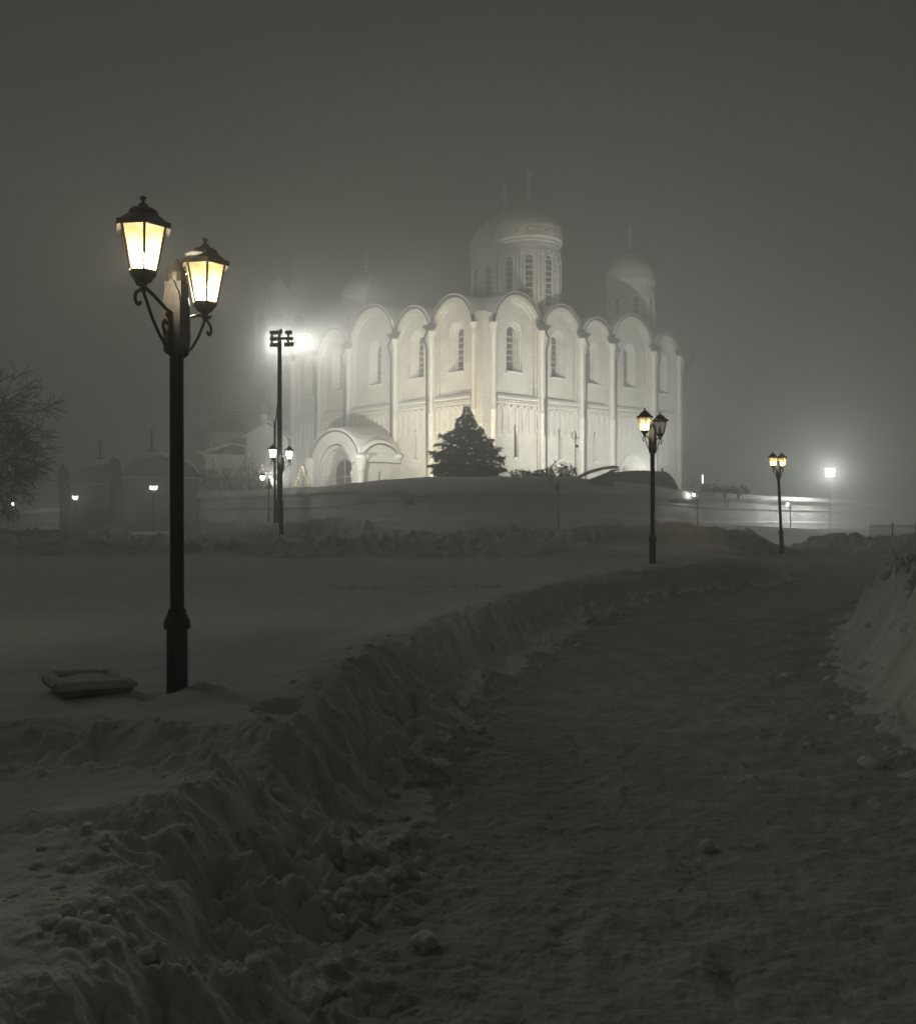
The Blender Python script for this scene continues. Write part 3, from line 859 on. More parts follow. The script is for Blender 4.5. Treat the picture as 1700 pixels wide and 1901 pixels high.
for c, r in (((-PO - .1, PS0 - .1, 6.05), .62), ((-PO + .3, PS0 - .2, 6.1), .5), ((-PO - .1, PS1 + .1, 6.0), .5), ((-.3, PS0 - .3, 6.2), .5)):
    ico(sm, c, r, int(r * 100), .6, 2)
sm.build('porch_snow', SNOW, porch, True)
# drooping awning post left of the porch
mb = MB(); mb.tube([(-PO, PS1 + .4, 5.6), (-PO - .3, PS1 + 1.0, 5.5), (-PO - .3, PS1 + 1.1, 4.9), (-PO - .1, PS1 + .7, 4.2), (-PO - .1, PS1 + .7, Z0)], .12, 6)
mb.build('gutter_spout', GREYM, porch)

# ================================================================== STREET LAMPS
def hexring(r, z, c=(0, 0), n=6, a0=PI / 6):
    return [(c[0] + r * math.cos(a0 + 2 * PI * k / n), c[1] + r * math.sin(a0 + 2 * PI * k / n), z) for k in range(n)]


def scroll(c, r0, r1, a0, a1, n=14, flip=1):
    return [(c[0] + (r0 + (r1 - r0) * k / n) * math.cos(a0 + (a1 - a0) * k / n) * flip, 0, c[1] + (r0 + (r1 - r0) * k / n) * math.sin(a0 + (a1 - a0) * k / n)) for k in range(n + 1)]


def make_lamp_meshes():
    D = {}
    def keep(key, o): D[key] = o.data; bpy.data.objects.remove(o)
    m = MB(); m.lathe([(.047, .5), (.046, 2.40)], n=14); keep('post', m.build('post', IRON, None, True, 1.0))
    m = MB(); m.lathe([(.070, -.9), (.068, .50), (.086, .50), (.086, .545), (.074, .575), (.062, .60), (.056, .63), (.047, .635)], n=16)
    m.box(.050, .080, -.035, .035, .06, .28); keep('base', m.build('base', IRON, None, True, .6))
    m = MB(); m.box(-.058, .058, -.058, .058, 2.37, 2.80)
    m.lathe([(.058, 2.80), (.064, 2.80), (.060, 2.86), (.068, 2.868), (.012, 2.955), (.004, 2.965)], n=14)
    # shaped back plates on both sides, with bolt heads
    for s in (-1, 1):
        out = [(-.055, 2.33), (.0, 2.29), (.055, 2.33), (.062, 2.40), (.062, 2.66), (.050, 2.73), (.032, 2.76), (.018, 2.80), (0, 2.815), (-.018, 2.80), (-.032, 2.76), (-.050, 2.73), (-.062, 2.66), (-.062, 2.40)]
        n = len(out)
        m.add([(s * .060, y, z) for y, z in out] + [(s * .078, y * .96, 2.55 + (z - 2.55) * .98) for y, z in out], [tuple(range(n)), tuple(range(n, 2 * n))] + [(k, (k + 1) % n, n + (k + 1) % n, n + k) for k in range(n)])
        for y in (-.035, .035):
            for z in (2.42, 2.60):
                m.box(s * .078 - .004, s * .078 + .004, y - .007, y + .007, z - .007, z + .007)
    keep('sleeve', m.build('sleeve', CAST, None))
    # scrolled arm, reaching along +x
    m = MB()
    m.tube([(.07, 0, 2.585), (.16, 0, 2.60), (.30, 0, 2.642), (.40, 0, 2.665), (.455, 0, 2.672)], .012, 8)
    m.tube([(.47, 0, 2.66), (.42, 0, 2.60), (.34, 0, 2.50), (.24, 0, 2.41), (.17, 0, 2.368), (.125, 0, 2.36), (.105, 0, 2.40), (.100, 0, 2.46)], .010, 8)
    m.tube(scroll((.155, 2.49), .075, .018, PI * .55, PI * 2.9), .010, 8)
    m.tube([(.115, 0, 2.585)] + scroll((.155, 2.49), .078, .075, PI * .62, PI * .55, 2), .010, 8)
    m.tube([(.47, 0, 2.655), (.515, 0, 2.63)] + scroll((.515, 2.578), .052, .022, PI * .45, -PI * .9, 10), .010, 8)
    m.tube([(.47, 0, 2.675), (.53, 0, 2.67), (.56, 0, 2.695)], [.012, .011, .005], 8)
    m.lathe([(.016, -.03), (.026, -.01), (.018, .0), (.026, .02)], (.455, 0, 2.67), 10)
    keep('arm', m.build('arm', CAST, None, True, .9))
    # lantern body: cup, ribs, eave; origin at the joint
    m = MB()
    m.grid([hexring(r, z) for r, z in ((.020, 0), (.024, .02), (.055, .035), (.078, .065), (.090, .075), (.090, .095), (.080, .100))], True)
    m.f.append(tuple(range(6)))
    for k in range(6):
        a = PI / 6 + k * PI / 3; c, s = math.cos(a), math.sin(a)
        m.tube([(.088 * c, .088 * s, .095), (.148 * c, .148 * s, .368)], .0085, 6)
    m.grid([hexring(r, z) for r, z in ((.140, .358), (.155, .358), (.178, .348), (.182, .352), (.182, .383), (.140, .388))], True)
    keep('lantern', m.build('lantern', CAST, None))
    m = MB()
    m.grid([hexring(r, z) for r, z in ((.176, .384), (.150, .395), (.115, .425), (.100, .432), (.098, .445), (.088, .462), (.062, .482), (.036, .490), (.030, .505), (.014, .515))], True)
    m.lathe([(.014, .512), (.010, .530), (.019, .540), (.020, .550), (.010, .556)], n=10)
    keep('lantern_roof', m.build('lantern_roof', CAST, None, True, .5))
    for key, mm in (('glass', PANE), ('glass_white', PANEW)):
        m = MB(); m.grid([hexring(.086, .097), hexring(.144, .366)], True); keep(key, m.build('glass', mm, None))
    for key, mm in (('bulb', BULB), ('bulb_white', BULBW)):
        m = MB(); m.lathe([(.012, .10), (.020, .12), (.032, .15), (.036, .175), (.028, .20), (.010, .212)], n=12); keep(key, m.build('bulb', mm, None, True))
    for key, mm in (('bulb_dark', PANEW),):
        m = MB(); m.lathe([(.012, .10), (.020, .12), (.032, .15), (.036, .175), (.028, .20), (.010, .212)], n=12); keep(key, m.build('bulb', CONC, None, True))
    m = MB(); ico(m, (.05, -.03, .42), .085, 4, .35, 2); keep('snow_tuft', m.build('snow_tuft', SNOW, None, True))
    return D


LM = make_lamp_meshes()


def child(name, data, parent, loc=(0, 0, 0), rz=0.):
    o = bpy.data.objects.new(name, data); COL.objects.link(o); o.parent = parent; o.location = loc; o.rotation_euler = (0, 0, rz)
    return o


def street_lamp(loc, rz, sides, label, white=False, power=14., lean=(0, 0), snow=False, scale=1., col=None):
    """sides: one letter for each arm, + x then - x: L lit, D dark, x none"""
    t = thing('street_lamp', label, 'street lamp', loc, rz, 'lantern lamps around the snowy grounds')
    t.rotation_euler = (lean[0], lean[1], rz); t.scale = (scale,) * 3
    child('base', LM['base'], t); child('post', LM['post'], t); child('sleeve', LM['sleeve'], t)
    for k, c in enumerate(sides):
        if c == 'x': continue
        a = 0 if k == 0 else PI
        child('arm', LM['arm'], t, rz=a)
        x = .455 * math.cos(a)
        l = child('lantern', LM['lantern'], t, (x, 0, 2.67))
        child('roof', LM['lantern_roof'], l)
        child('glass', LM['glass_white' if white or c == 'D' else 'glass'], l)
        if c == 'L':
            child('bulb', LM['bulb_white' if white else 'bulb'], l)
            cc = col or ((.93, 1., .96) if white else (1., .90, .70))
            light('POINT', 'lamp_light', (0, 0, .165), power, cc, l, .03)
        else:
            child('bulb', LM['bulb_dark'], l)
        if snow and k == 1: child('snow_tuft', LM['snow_tuft'], l)
    return t


def lamp_at(px, py, d, *a, **k):
    p = at(px, py, d)
    return street_lamp((p.x, p.y, p.z), *a, **k)


lamp_at(329, 1306, 6.1, math.atan2(-.45, -.066), 'LL', 'large lantern lamp nearest the camera with two warm lit lanterns', power=33, snow=True, lean=(0, .004))
lamp_at(1211, 1048, 19.1, math.atan2(-.40, -.25), 'LD', 'lamp on the snow bank by the path, its left lantern lit and right one dark', power=16, col=(1, .9, .72))
l3 = lamp_at(1451, 1018, 30.6, math.atan2(-.38, -.29), 'LL', 'leaning lamp right of the path with two warm lit lanterns', power=26, col=(1, .84, .58))
l3.rotation_euler = (Matrix.Rotation(math.radians(-2.7), 3, 'Y') @ Matrix.Rotation(math.atan2(-.38, -.29), 3, 'Z')).to_euler()
lamp_at(522, 1006, 30.2, math.atan2(-.43, -.20), 'LL', 'white lit twin lantern lamp standing in front of the tall floodlight mast', True, power=50)
lamp_at(499, 972, 58, math.atan2(-.3, -.36), 'LD', 'far small lamp left of the floodlight mast, one lantern lit and one dark', True, power=120)
lamp_at(1036, 984, 54, math.atan2(-.2, -.44), 'Dx', 'unlit lamp with a single lantern in front of the wall below the fir', True)
lamp_at(1295, 983, 70, math.atan2(-.2, -.3), 'Lx', 'far lamp with one lit lantern between the two path lamps, before the wall', True, power=130, scale=.92)
lamp_at(1467, 993, 84, math.atan2(-.2, -.3), 'Lx', 'far lamp with one lit lantern right of the leaning lamp', True, power=260, scale=.97, col=(.88, .97, 1))
lamp_at(285, 986, 61, math.atan2(-.48, .03), 'LL', 'white lit twin lantern lamp before the larger domed gate pavilion', True, power=85, col=(.93, .96, 1))
lamp_at(139, 987, 67.5, math.atan2(-.47, .1), 'LL', 'white lit lamp before the farther gate pavilion, beside the iron gate', True, power=85, scale=.87, col=(.85, .93, 1))
lamp_at(15, 993, 73, math.atan2(.0, .5), 'Lx', 'single lantern lamp near the bare tree at the left edge', True, power=85, scale=.86, col=(.85, .93, 1))

# ================================================================== FLOODLIGHTS
def head(mb, lens, c, w=.46, h=.22, dirn=(0, 1), tilt=0.):
    d = Vector((dirn[0], dirn[1], 0)).normalized(); t = Vector((d.y, -d.x, 0))
    T = lambda q: (c[0] + t.x * q[0] + d.x * q[1], c[1] + t.y * q[0] + d.y * q[1], c[2] + q[2] + q[1] * tilt)
    w2, h2 = w / 2, h / 2
    mb.add([T(p) for p in ((-w2 * .7, -.13, -h2 * .6), (w2 * .7, -.13, -h2 * .6), (w2 * .7, -.13, h2 * .6), (-w2 * .7, -.13, h2 * .6), (-w2, .1, -h2), (w2, .1, -h2), (w2, .1, h2), (-w2, .1, h2), (-w2, .16, -h2), (w2, .16, -h2), (w2, .16, h2), (-w2, .16, h2))],
           [(0, 1, 2, 3), (0, 1, 5, 4), (1, 2, 6, 5), (2, 3, 7, 6), (3, 0, 4, 7), (4, 5, 9, 8), (5, 6, 10, 9), (6, 7, 11, 10), (7, 4, 8, 11)])
    for f in range(3):
        z = h2 * (.4 - .4 * f)
        mb.box(-w2 * .5, w2 * .5, -.18, -.12, z - .008, z + .008, T)
    lens.add([T(p) for p in ((-w2 * .9, .145, -h2 * .85), (w2 * .9, .145, -h2 * .85), (w2 * .9, .145, h2 * .85), (-w2 * .9, .145, h2 * .85))], [(0, 1, 2, 3)])


mp = at(519, 985, 38)
mast = thing('floodlight_mast', 'tall thin mast with six dark floodlights turned towards the cathedral', 'floodlight', mp)
MH = at(519, 628, 38).z - mp.z
mb = MB(); mb.lathe([(.17, -.6), (.17, 1.2), (.115, 1.3), (.085, MH)], n=10); mb.build('pole', IRON, mast, True, .6)
mb = MB(); mb.lathe([(.05, 0), (.05, 4.9)], (-.20, 0, -.4), 8); mb.tube([(-.2, 0, 4.4), (-.12, 0, 4.8), (-.09, 0, 5.2)], .03, 6); mb.build('cable_conduit', IRON, mast)
mb = MB(); mb.box(-.40, .48, -.04, .04, MH - .05, MH + .05); mb.box(-.06, .06, -.05, .05, MH - .3, MH + .22); mb.lathe([(.05, 0), (.09, .08), (.05, .2)], (.05, 0, MH + .18), 8)
mb.box(-.36, -.28, -.05, .03, MH - .35, MH + .3); mb.box(.32, .40, -.05, .03, MH - .35, MH + .3); mb.build('crossbar', IRON, mast)
for (x, z, w, h) in ((-.28, .27, .36, .17), (-.28, 0., .33, .15), (-.26, -.24, .38, .17), (.33, .28, .26, .17), (.36, .02, .29, .15), (.34, -.22, .38, .17)):
    hm, lm = MB(), MB(); head(hm, lm, (x, .10, MH + z), w, h, (.12, 1), .08)
    ho = hm.build('lamp_head', GREYM, mast); lm.build('lens', FLOODL, ho)
mw = Vector(mp)
FLOODC = (1., .98, .91)
def spot(name, loc, target, power, size, blend, col, parent=None, radius=.15):
    l = bpy.data.lights.new(name, 'SPOT'); l.energy = power; l.color = col; l.shadow_soft_size = radius
    l.spot_size = math.radians(size); l.spot_blend = blend
    o = bpy.data.objects.new(name, l); COL.objects.link(o)
    pl = Vector(parent.location) if parent else Vector()
    o.location = Vector(loc) - pl
    o.rotation_euler = (Vector(target) - Vector(loc)).to_track_quat('-Z', 'Y').to_euler()
    if parent: o.parent = parent
    return o


MZ = mp.z + MH
P_MAST = 64000.
spot('flood_light', (mp.x - .3, mp.y + .45, MZ), (-11, 92, 14.5), P_MAST, 46, .8, FLOODC, mast, .5)
spot('flood_light', (mp.x + .4, mp.y + .45, MZ), (4, 80, 14.5), P_MAST * .7, 42, .8, FLOODC, mast, .5)

fp = at(1540, 905, 90)
fl = thing('floodlight', 'cluster of six blazing floodlights facing the camera beyond the right wall', 'floodlight', (fp.x, fp.y, gz(fp.x, fp.y)))
FZ = at(1540, 877, 90).z - fl.location.z
mb = MB(); mb.lathe([(.04, -.6), (.03, FZ + .3)], n=10); mb.build('pole', GREYM, fl, True, .6)
mb = MB(); mb.box(-.4, .4, -.04, .04, FZ - .05, FZ + .03); mb.box(-.30, -.24, -.04, .04, FZ - .4, FZ + .4); mb.box(.24, .30, -.04, .04, FZ - .4, FZ + .4); mb.build('crossbar', IRON, fl)
for x in (-.27, .27):
    for z in (.31, .0, -.31):
        hm, lm = MB(), MB(); head(hm, lm, (x, -.1, FZ + z), .40, .21, (-.55, -.83), 0.)
        ho = hm.build('lamp_head', GREYM, fl); lm.build('lens', FLOODL, ho)
P_RIGHT = 42000.
spot('flood_light', (fp.x - .25, fp.y - .55, fl.location.z + FZ), (0, 52, 9), 5500., 170, 1., (.96, 1., .97), fl, .35)
light('POINT', 'flood_spill', (-.1, -.75, FZ), 3400., (.96, 1., .97), fl, .3)

def ground_flood(x, y, target, power, col, label, size=120):
    g = Vector((x, y, tz(x, y)))
    gf = thing('ground_floodlight', label, 'floodlight', g, 0, 'low floodlights in the terrace snow')
    t = Vector(target) - g
    hm, lm = MB(), MB(); head(hm, lm, (0, 0, .42), .5, .34, (t.x, t.y), .5)
    ho = hm.build('lamp_head', GREYM, gf); lm.build('lens', FLOODL, ho)
    mb = MB(); mb.tube([(-.2, 0, -.3), (-.2, 0, .3), (.2, 0, .3), (.2, 0, -.3)], .025, 6); mb.build('bracket', GREYM, gf)
    u = Vector((t.x, t.y, 0)).normalized() * .45
    spot('flood_light', (g.x + u.x, g.y + u.y, g.z + .7), target, power, size, 1., col, gf, .15)


ground_flood(-2.2, 71.5, (.2, 81.5, 11.5), 14000., (1., .88, .58), 'low floodlight in the snow below the cathedral corner, aimed up at its brightest bay', 110)
ground_flood(-14.4, 69.5, (-8, 93, 15), 30000., FLOODC, 'unseen low floodlight added before the porch to light the left cathedral facade', 84)  # added out of sight to light the left facade, so the mast can be weaker
ground_flood(15, 71.5, (11, 88, 15), 31000., FLOODC, 'unseen low floodlight added to light the right cathedral facade')  # added lamp hidden behind the terrace edge, brightens the right facade

# ================================================================== BARE TREE, FIR, SHRUBS
def branch_tree(mb, p, d, L, r, depth, rng, nseg=4, rmin=.011):
    pts = [p]; rr = [r]
    ns = nseg if depth > 1 else 2
    for k in range(ns):
        d = (d + Vector((rng.gauss(0, .13), rng.gauss(0, .13), rng.gauss(0.01, .10)))).normalized()
        p = p + d * (L / ns); pts.append(p); rr.append(max(rmin, r * (1 - .4 * (k + 1) / ns)))
    if depth == 0: rr[-1] *= .5
    mb.tube(pts, rr, 5 if depth > 2 else 3)
    if depth == 0: return
    for k in range(4):
        a = rng.uniform(0, 2 * PI); u = d.orthogonal().normalized(); w = d.cross(u)
        sp = rng.uniform(.35, .9)
        nd = (d * math.cos(sp) + (u * math.cos(a) + w * math.sin(a)) * math.sin(sp)).normalized()
        if depth < 3: nd = (nd + Vector((0, 0, -.16))).normalized()
        q = pts[rng.choice((ns - 1, ns - 1, ns, max(1, ns - 2)))] if k else pts[-1]
        branch_tree(mb, q, nd, L * rng.uniform(.60, .82), max(rmin, rr[-1] * .8), depth - 1, rng, nseg, rmin)


tp = Vector((-19.9, 34.5, 0)); tp.z = gz(tp.x, tp.y) - .2
tree = thing('bare_tree', 'leafless tree with dense drooping twigs at the left edge of the grounds', 'tree', tp)
tm, cmn = MB(), MB(); rng = random.Random(12)
tm.tube([(0, 0, 0), (.1, 0, 1.6), (.05, .1, 3.2), (.1, .1, 5.5)], [.32, .27, .22, .14], 8)
for k in range(12):
    a = k * 2 * PI / 6 + .3 + .4 * (k > 5)
    up = .35 + .75 * (k > 5)
    d = Vector((math.cos(a) * .8, math.sin(a) * .8, up)).normalized()
    branch_tree(cmn, Vector((.07, .08, 2.2 + .28 * k)), d, 2.35, .085, 5, rng)
tm.build('trunk', BARK, tree, True); cmn.build('crown', BARK, tree, False, fix=False)
tree.scale = (.78,) * 3


def spray(mb, c, dirn, size, rng):
    """one needle spray: three crossing narrow leaf faces"""
    d = Vector(dirn).normalized()
    for k in range(2):
        u = (d.orthogonal() if k == 0 else d.cross(d.orthogonal()) if k == 1 else d.orthogonal() + d.cross(d.orthogonal())).normalized() * size * .15
        tip = c + d * size + Vector((rng.gauss(0, .12), rng.gauss(0, .12), rng.gauss(-.12, .12))) * size
        mid = c + d * size * .5
        mb.add([tuple(c), tuple(mid + u), tuple(tip), tuple(mid - u)], [(0, 1, 2, 3)])


def conifer(label, name, px, py, d, H, prof, n, size, seed, cat='fir tree', snow=.25, group=None, needle=NEEDLE, zoff=0):
    p = at(px, py, d)
    t = thing(name, label, cat, (p.x, p.y, p.z), 0, group)
    rng = random.Random(seed)
    tm = MB(); tm.tube([(0, 0, -.5), (0, 0, H * .9)], [.05 * H ** .5, .012], 6); tm.build('trunk', BARK, t)
    nm, sm = MB(), MB()
    zs = [q[0] for q in prof]; rs = [q[1] for q in prof]
    for k in range(n):
        f = rng.random() ** 1.15
        z = f * H; a = rng.uniform(0, 2 * PI)
        R = float(np.interp(f, zs, rs)) * (1 + .42 * float(pn(np.array([a * 1.6 + seed]), np.array([z * 1.3]), seed)[0]) + .30 * float(pn(np.array([a * .7 + seed * 2]), np.array([z * .75]), seed + 1)[0]) + .10 * rng.gauss(0, 1))
        rad = R * (1 - .55 * rng.random() ** 2)
        c = Vector((rad * math.cos(a), rad * math.sin(a), z))
        dirn = Vector((math.cos(a), math.sin(a), .35 - .9 * (1 - f) * rng.random())) + Vector((rng.gauss(0, .4), rng.gauss(0, .4), rng.gauss(0, .3)))
        spray(nm, c, dirn, size * rng.uniform(.6, 1.3) * (1.15 - .75 * f ** 2), rng)
        if rng.random() < snow * .22:
            c2 = Vector((R * .92 * math.cos(a), R * .92 * math.sin(a), z + size * .12))
            ico(sm, c2, size * rng.uniform(.12, .42), k, .55, 1, .5)
    nm.build('crown', needle, t, fix=False); sm.build('snow_tufts', SNOW, t, True, fix=False)
    return t






def big_fir(label, px, py, d, H, prof, nb, seed):
    p = at(px, py, d); t = thing('fir_tree', label, 'fir tree', (p.x, p.y, p.z)); rng = random.Random(seed)
    tm = MB(); tm.tube([(0, 0, -.5), (.03, 0, H * .5), (0, 0, H * .98)], [.13, .07, .01], 6); tm.build('trunk', BARK, t)
    nm, sm = MB(), MB(); zs = [q[0] for q in prof]; rs = [q[1] for q in prof]
    for k in range(nb):
        f = min(.985, (k + rng.random()) / nb) ** .92; a = k * 2.39996 + rng.gauss(0, .3)
        R = float(np.interp(f, zs, rs)) * rng.uniform(.70, 1.20)
        if rng.random() < .10: R *= 1.22
        z0 = f * H; lift = R * rng.uniform(.15, .55) * (1 if f < .6 else 1.3); droop = R * rng.uniform(.2, .6)
        ca, sa = math.cos(a), math.sin(a); n = int(14 + 26 * R)
        for j in range(n):
            u = .18 + .82 * ((j + rng.random()) / n) ** .8
            wd = R * .34 * (1 - u * .75)
            s_ = rng.uniform(-1, 1) * wd
            c = Vector((ca * R * u - sa * s_, sa * R * u + ca * s_, z0 + lift * u - droop * u * u + rng.gauss(0, .05)))
            dr = Vector((ca + rng.gauss(0, .35) - sa * s_ / wd * .8, sa + rng.gauss(0, .35) + ca * s_ / wd * .8, .15 - .8 * u + rng.gauss(0, .3)))
            spray(nm, c, dr, rng.uniform(.16, .40) * (.55 + .45 * min(1, R)), rng)
            if rng.random() < .045: ico(sm, c + Vector((0, 0, .05)), rng.uniform(.04, .17), k * 50 + j, .5, 1, .6)
    nm.build('crown', NEEDLE, t, fix=False); sm.build('snow_tufts', SNOW, t, True, fix=False)
    return t


def shrub(label, name, px, py, d, H, R, n, seed, m=TWIG, snow=.6, cat='shrub', group=None, size=.22):
    p = at(px, py, d)
    t = thing(name, label, cat, (p.x, p.y, p.z), 0, group)
    rng = random.Random(seed); lm, sm, st = MB(), MB(), MB()
    for k in range(7):
        a = rng.uniform(0, 2 * PI); st.tube([(0, 0, -.4), (R * .4 * math.cos(a), R * .4 * math.sin(a), H * .45), (R * .8 * math.cos(a), R * .8 * math.sin(a), H * .85)], [.035, .02, .006], 4)
    for k in range(n):
        a = rng.uniform(0, 2 * PI); e = math.asin(rng.random()); r = rng.random() ** .35
        r *= 1 + .35 * float(pn(np.array([a * 1.5 + seed]), np.array([e * 2.]), seed)[0])
        c = Vector((R * r * math.cos(a) * math.cos(e), R * r * math.sin(a) * math.cos(e), .05 + H * r * math.sin(e)))
        spray(lm, c, Vector((math.cos(a), math.sin(a), .5 + rng.gauss(0, .5))), size * rng.uniform(.6, 1.3), rng)
        if rng.random() < snow * .25: ico(sm, c + Vector((0, 0, size * .2)), size * rng.uniform(.2, .6), k, .6, 1, .5)
    st.build('stems', BARK, t, fix=False); lm.build('foliage', m, t, fix=False)
    if sm.v: sm.build('snow_tufts', SNOW, t, True, fix=False)
    return t


big_fir('bushy dark fir with snow tufts at the cathedral corner', 866, 893, 63.5, 5.2,
        [(0, 2.3), (.2, 2.25), (.42, 1.95), (.54, 1.5), (.64, 1.0), (.76, .62), (.88, .30), (1, .05)], 330, 5)
G = 'snowy shrubs left of the cathedral porch'
shrub('small pointed snowy shrub farthest left before the chapel', 'shrub', 384, 912, 76, 2.0, .75, 350, 1, group=G)
shrub('low snowy shrub second from the left before the chapel', 'shrub', 409, 912, 75, 2.2, 1.15, 500, 2, group=G)
shrub('rounded snow covered shrub beside the tall pointed one', 'shrub', 436, 912, 74, 2.2, 1.45, 650, 3, group=G)
conifer('narrow pointed snow laden young fir among the shrubs by the chapel', 'fir_tree', 462, 913, 73, 3.0, [(0, 1.0), (.3, .85), (.6, .55), (.85, .3), (1, .05)], 900, .24, 9, snow=1.3, needle=TWIG)
shrub('dim snowy shrub right of the narrow young fir', 'shrub', 486, 910, 75, 2.1, 1.15, 500, 4, group=G)
ct = conifer('small decorated fir with glowing warm fairy lights beside the porch', 'christmas_tree', 561, 905, 77, 1.9, [(0, .62), (.3, .5), (.6, .32), (1, .03)], 700, .16, 10, cat='christmas tree', snow=.1)
lmb = MB(); rng = random.Random(4)
for k in range(60):
    f = rng.random() * .95; a = rng.uniform(0, 2 * PI); r = .66 * (1 - f) + .03
    ico(lmb, (r * math.cos(a), r * math.sin(a), f * 1.9), .032, k, 1, 1, 0)
lmb.build('fairy_lights', TREELIGHT, ct)
G = 'bare shrubs poking out of the terrace drift'
for k, (px, py, h, r) in enumerate(((963, 889, .55, .6), (988, 889, .5, .55), (1010, 888, .6, .6), (1034, 887, .95, .8), (1052, 885, .8, .6))):
    shrub(('dark twiggy shrub just right of the fir', 'dark twiggy shrub second right of the fir', 'dark twiggy shrub in the middle of the snow drift', 'widest dark shrub at the right end of the drift', 'dark shrub next to the slanted snowy canopy')[k], 'bare_shrub', px, py, 62, h, r, 110, 20 + k, BARK, .5, group=G, size=.26)
bs = at(1283, 912, 92)
t = thing('bare_shrub', 'leafless twiggy bush at the cathedral\'s right end', 'shrub', bs); cm2 = MB(); rng = random.Random(8)
for k in range(9):
    a = k * .7; branch_tree(cm2, Vector((0, 0, -.2)), Vector((math.cos(a) * .5, math.sin(a) * .5, 1)).normalized(), 1.0, .03, 2, rng, 3)
cm2.build('twigs', BARK, t, fix=False)
G = 'dark clipped bushes along the right wall top'
for k, (px, py) in enumerate(((1318, 914), (1345, 916), (1370, 918))):
    shrub(('dark low bush nearest the lit post', 'middle dark low bush on the right wall top', 'dark low bush farthest right on the wall top')[k], 'low_bush', px, py, 76, .6, .85, 260, 40 + k, NEEDLE, .25, group=G)
lp = at(1304, 912, 90)
t = thing('light_post', 'narrow glowing white bollard at the right end of the cathedral', 'light post', lp)
mb = MB(); mb.lathe([(.08, -.5), (.08, .7), (.10, .72), (.10, .78)], n=10); mb.lathe([(.10, 1.62), (.10, 1.66), (.02, 1.72)], n=10); mb.build('post', IRON, t)
mb = MB(); mb.lathe([(.07, .78), (.07, 1.62)], n=10); mb.build('lit_tube', FLOODL, t)

# ================================================================== SMALL THINGS ON THE TERRACE
p = at(1068, 885, 61)
t = thing('wire_lamp_pole', 'thin dark pole with a looped top rising from the terrace drift', 'pole', p)
mb = MB(); mb.tube([(0, 0, -.6), (0, 0, 2.85)], .03, 6); mb.build('pole', IRON, t)
mb = MB(); mb.tube([(-.22, 0, 2.55), (-.22, 0, 2.85)] + [(-.08 - .14 * math.cos(PI * k / 8), 0, 2.85 + .16 * math.sin(PI * k / 8)) for k in range(9)] + [(.06, 0, 2.6)], .024, 6); mb.tube([(-.24, 0, 2.56), (.26, 0, 2.56), (.26, 0, 2.72)], .024, 6); mb.build('loop', IRON, t)
mb = MB(); mb.box(-.02, .18, -.06, .06, 1.95, 2.12); mb.box(.0, .10, -.10, -.06, 1.98, 2.08); mb.build('junction_box', IRON, t)

p = at(1100, 893, 60.5)
t = thing('snowy_canopy', 'low slanted canopy buried under a smooth sheet of snow', 'canopy', p)
mb = MB(); mb.add([(-1.2, -.6, -.3), (1.35, -.6, -.3), (1.35, .9, -.3), (-1.2, .9, -.3), (1.35, -.6, .72), (1.35, .9, .72)], [(0, 1, 4), (3, 2, 5), (1, 2, 5, 4), (0, 3, 5, 4), (0, 1, 2, 3)]); mb.build('side_wall', CONC, t)
mb = MB(); mb.grid([[(x, y, z + dz) for x, z in ((-2.0, -.35), (-1.2, .0), (-.3, .46), (.6, .72), (1.4, .80), (1.62, .78))] for y, dz in ((-.75, .0), (-.70, .12), (0, .22), (1.2, .2))]); mb.build('snow_cover', SNOW, t, True)
mb = MB(); mb.box(1.30, 1.66, -.74, 1.1, .70, .76); mb.build('roof_edge', IRON, t)

# curved sheet fence with spikes on the terrace
pts = []
for k in range(41):
    f = k / 40
    px = 1140 + 118 * f
    topy = 878 - 4 * math.sin(PI * min(1, f * 1.2)) if f < .75 else 876 + 30 * ((f - .75) / .25) ** 2.2
    a = at(px, topy, 66 + 3 * f); pts.append(a)
t = thing('iron_fence', 'ochre backed spiked iron fence curving down on the terrace', 'fence', (pts[0].x, pts[0].y, 0))
o0 = Vector((pts[0].x, pts[0].y, 0))
mb = MB(); mb.grid([[tuple(q - o0) for q in pts], [(q.x - o0.x, q.y - o0.y, 1.8) for q in pts]]); mb.grid([[(q.x - o0.x, q.y - o0.y + .04, q.z) for q in pts], [(q.x - o0.x, q.y - o0.y + .04, 1.8) for q in pts]]); mb.build('sheet', FENCEP, t, fix=False)
mb = MB(); mb.tube([tuple(q - o0 + Vector((0, -.03, .0))) for q in pts], .03, 5); mb.build('top_rail', IRON, t)
mb = MB()
for k, q in enumerate(pts):
    if k % 1 == 0: mb.tube([tuple(q - o0 + Vector((0, -.03, -.9))), tuple(q - o0 + Vector((0, -.03, .05))), tuple(q - o0 + Vector((0, -.03, .17)))], [.011, .014, .003], 4)
mb.build('spikes', IRON, t)
mb = MB(); q = pts[30] - o0; mb.lathe([(.06, -1.6), (.06, .25), (.02, .32)], (q.x, q.y - .05, q.z), 8); q = pts[12] - o0; mb.build('fence_post', IRON, t)


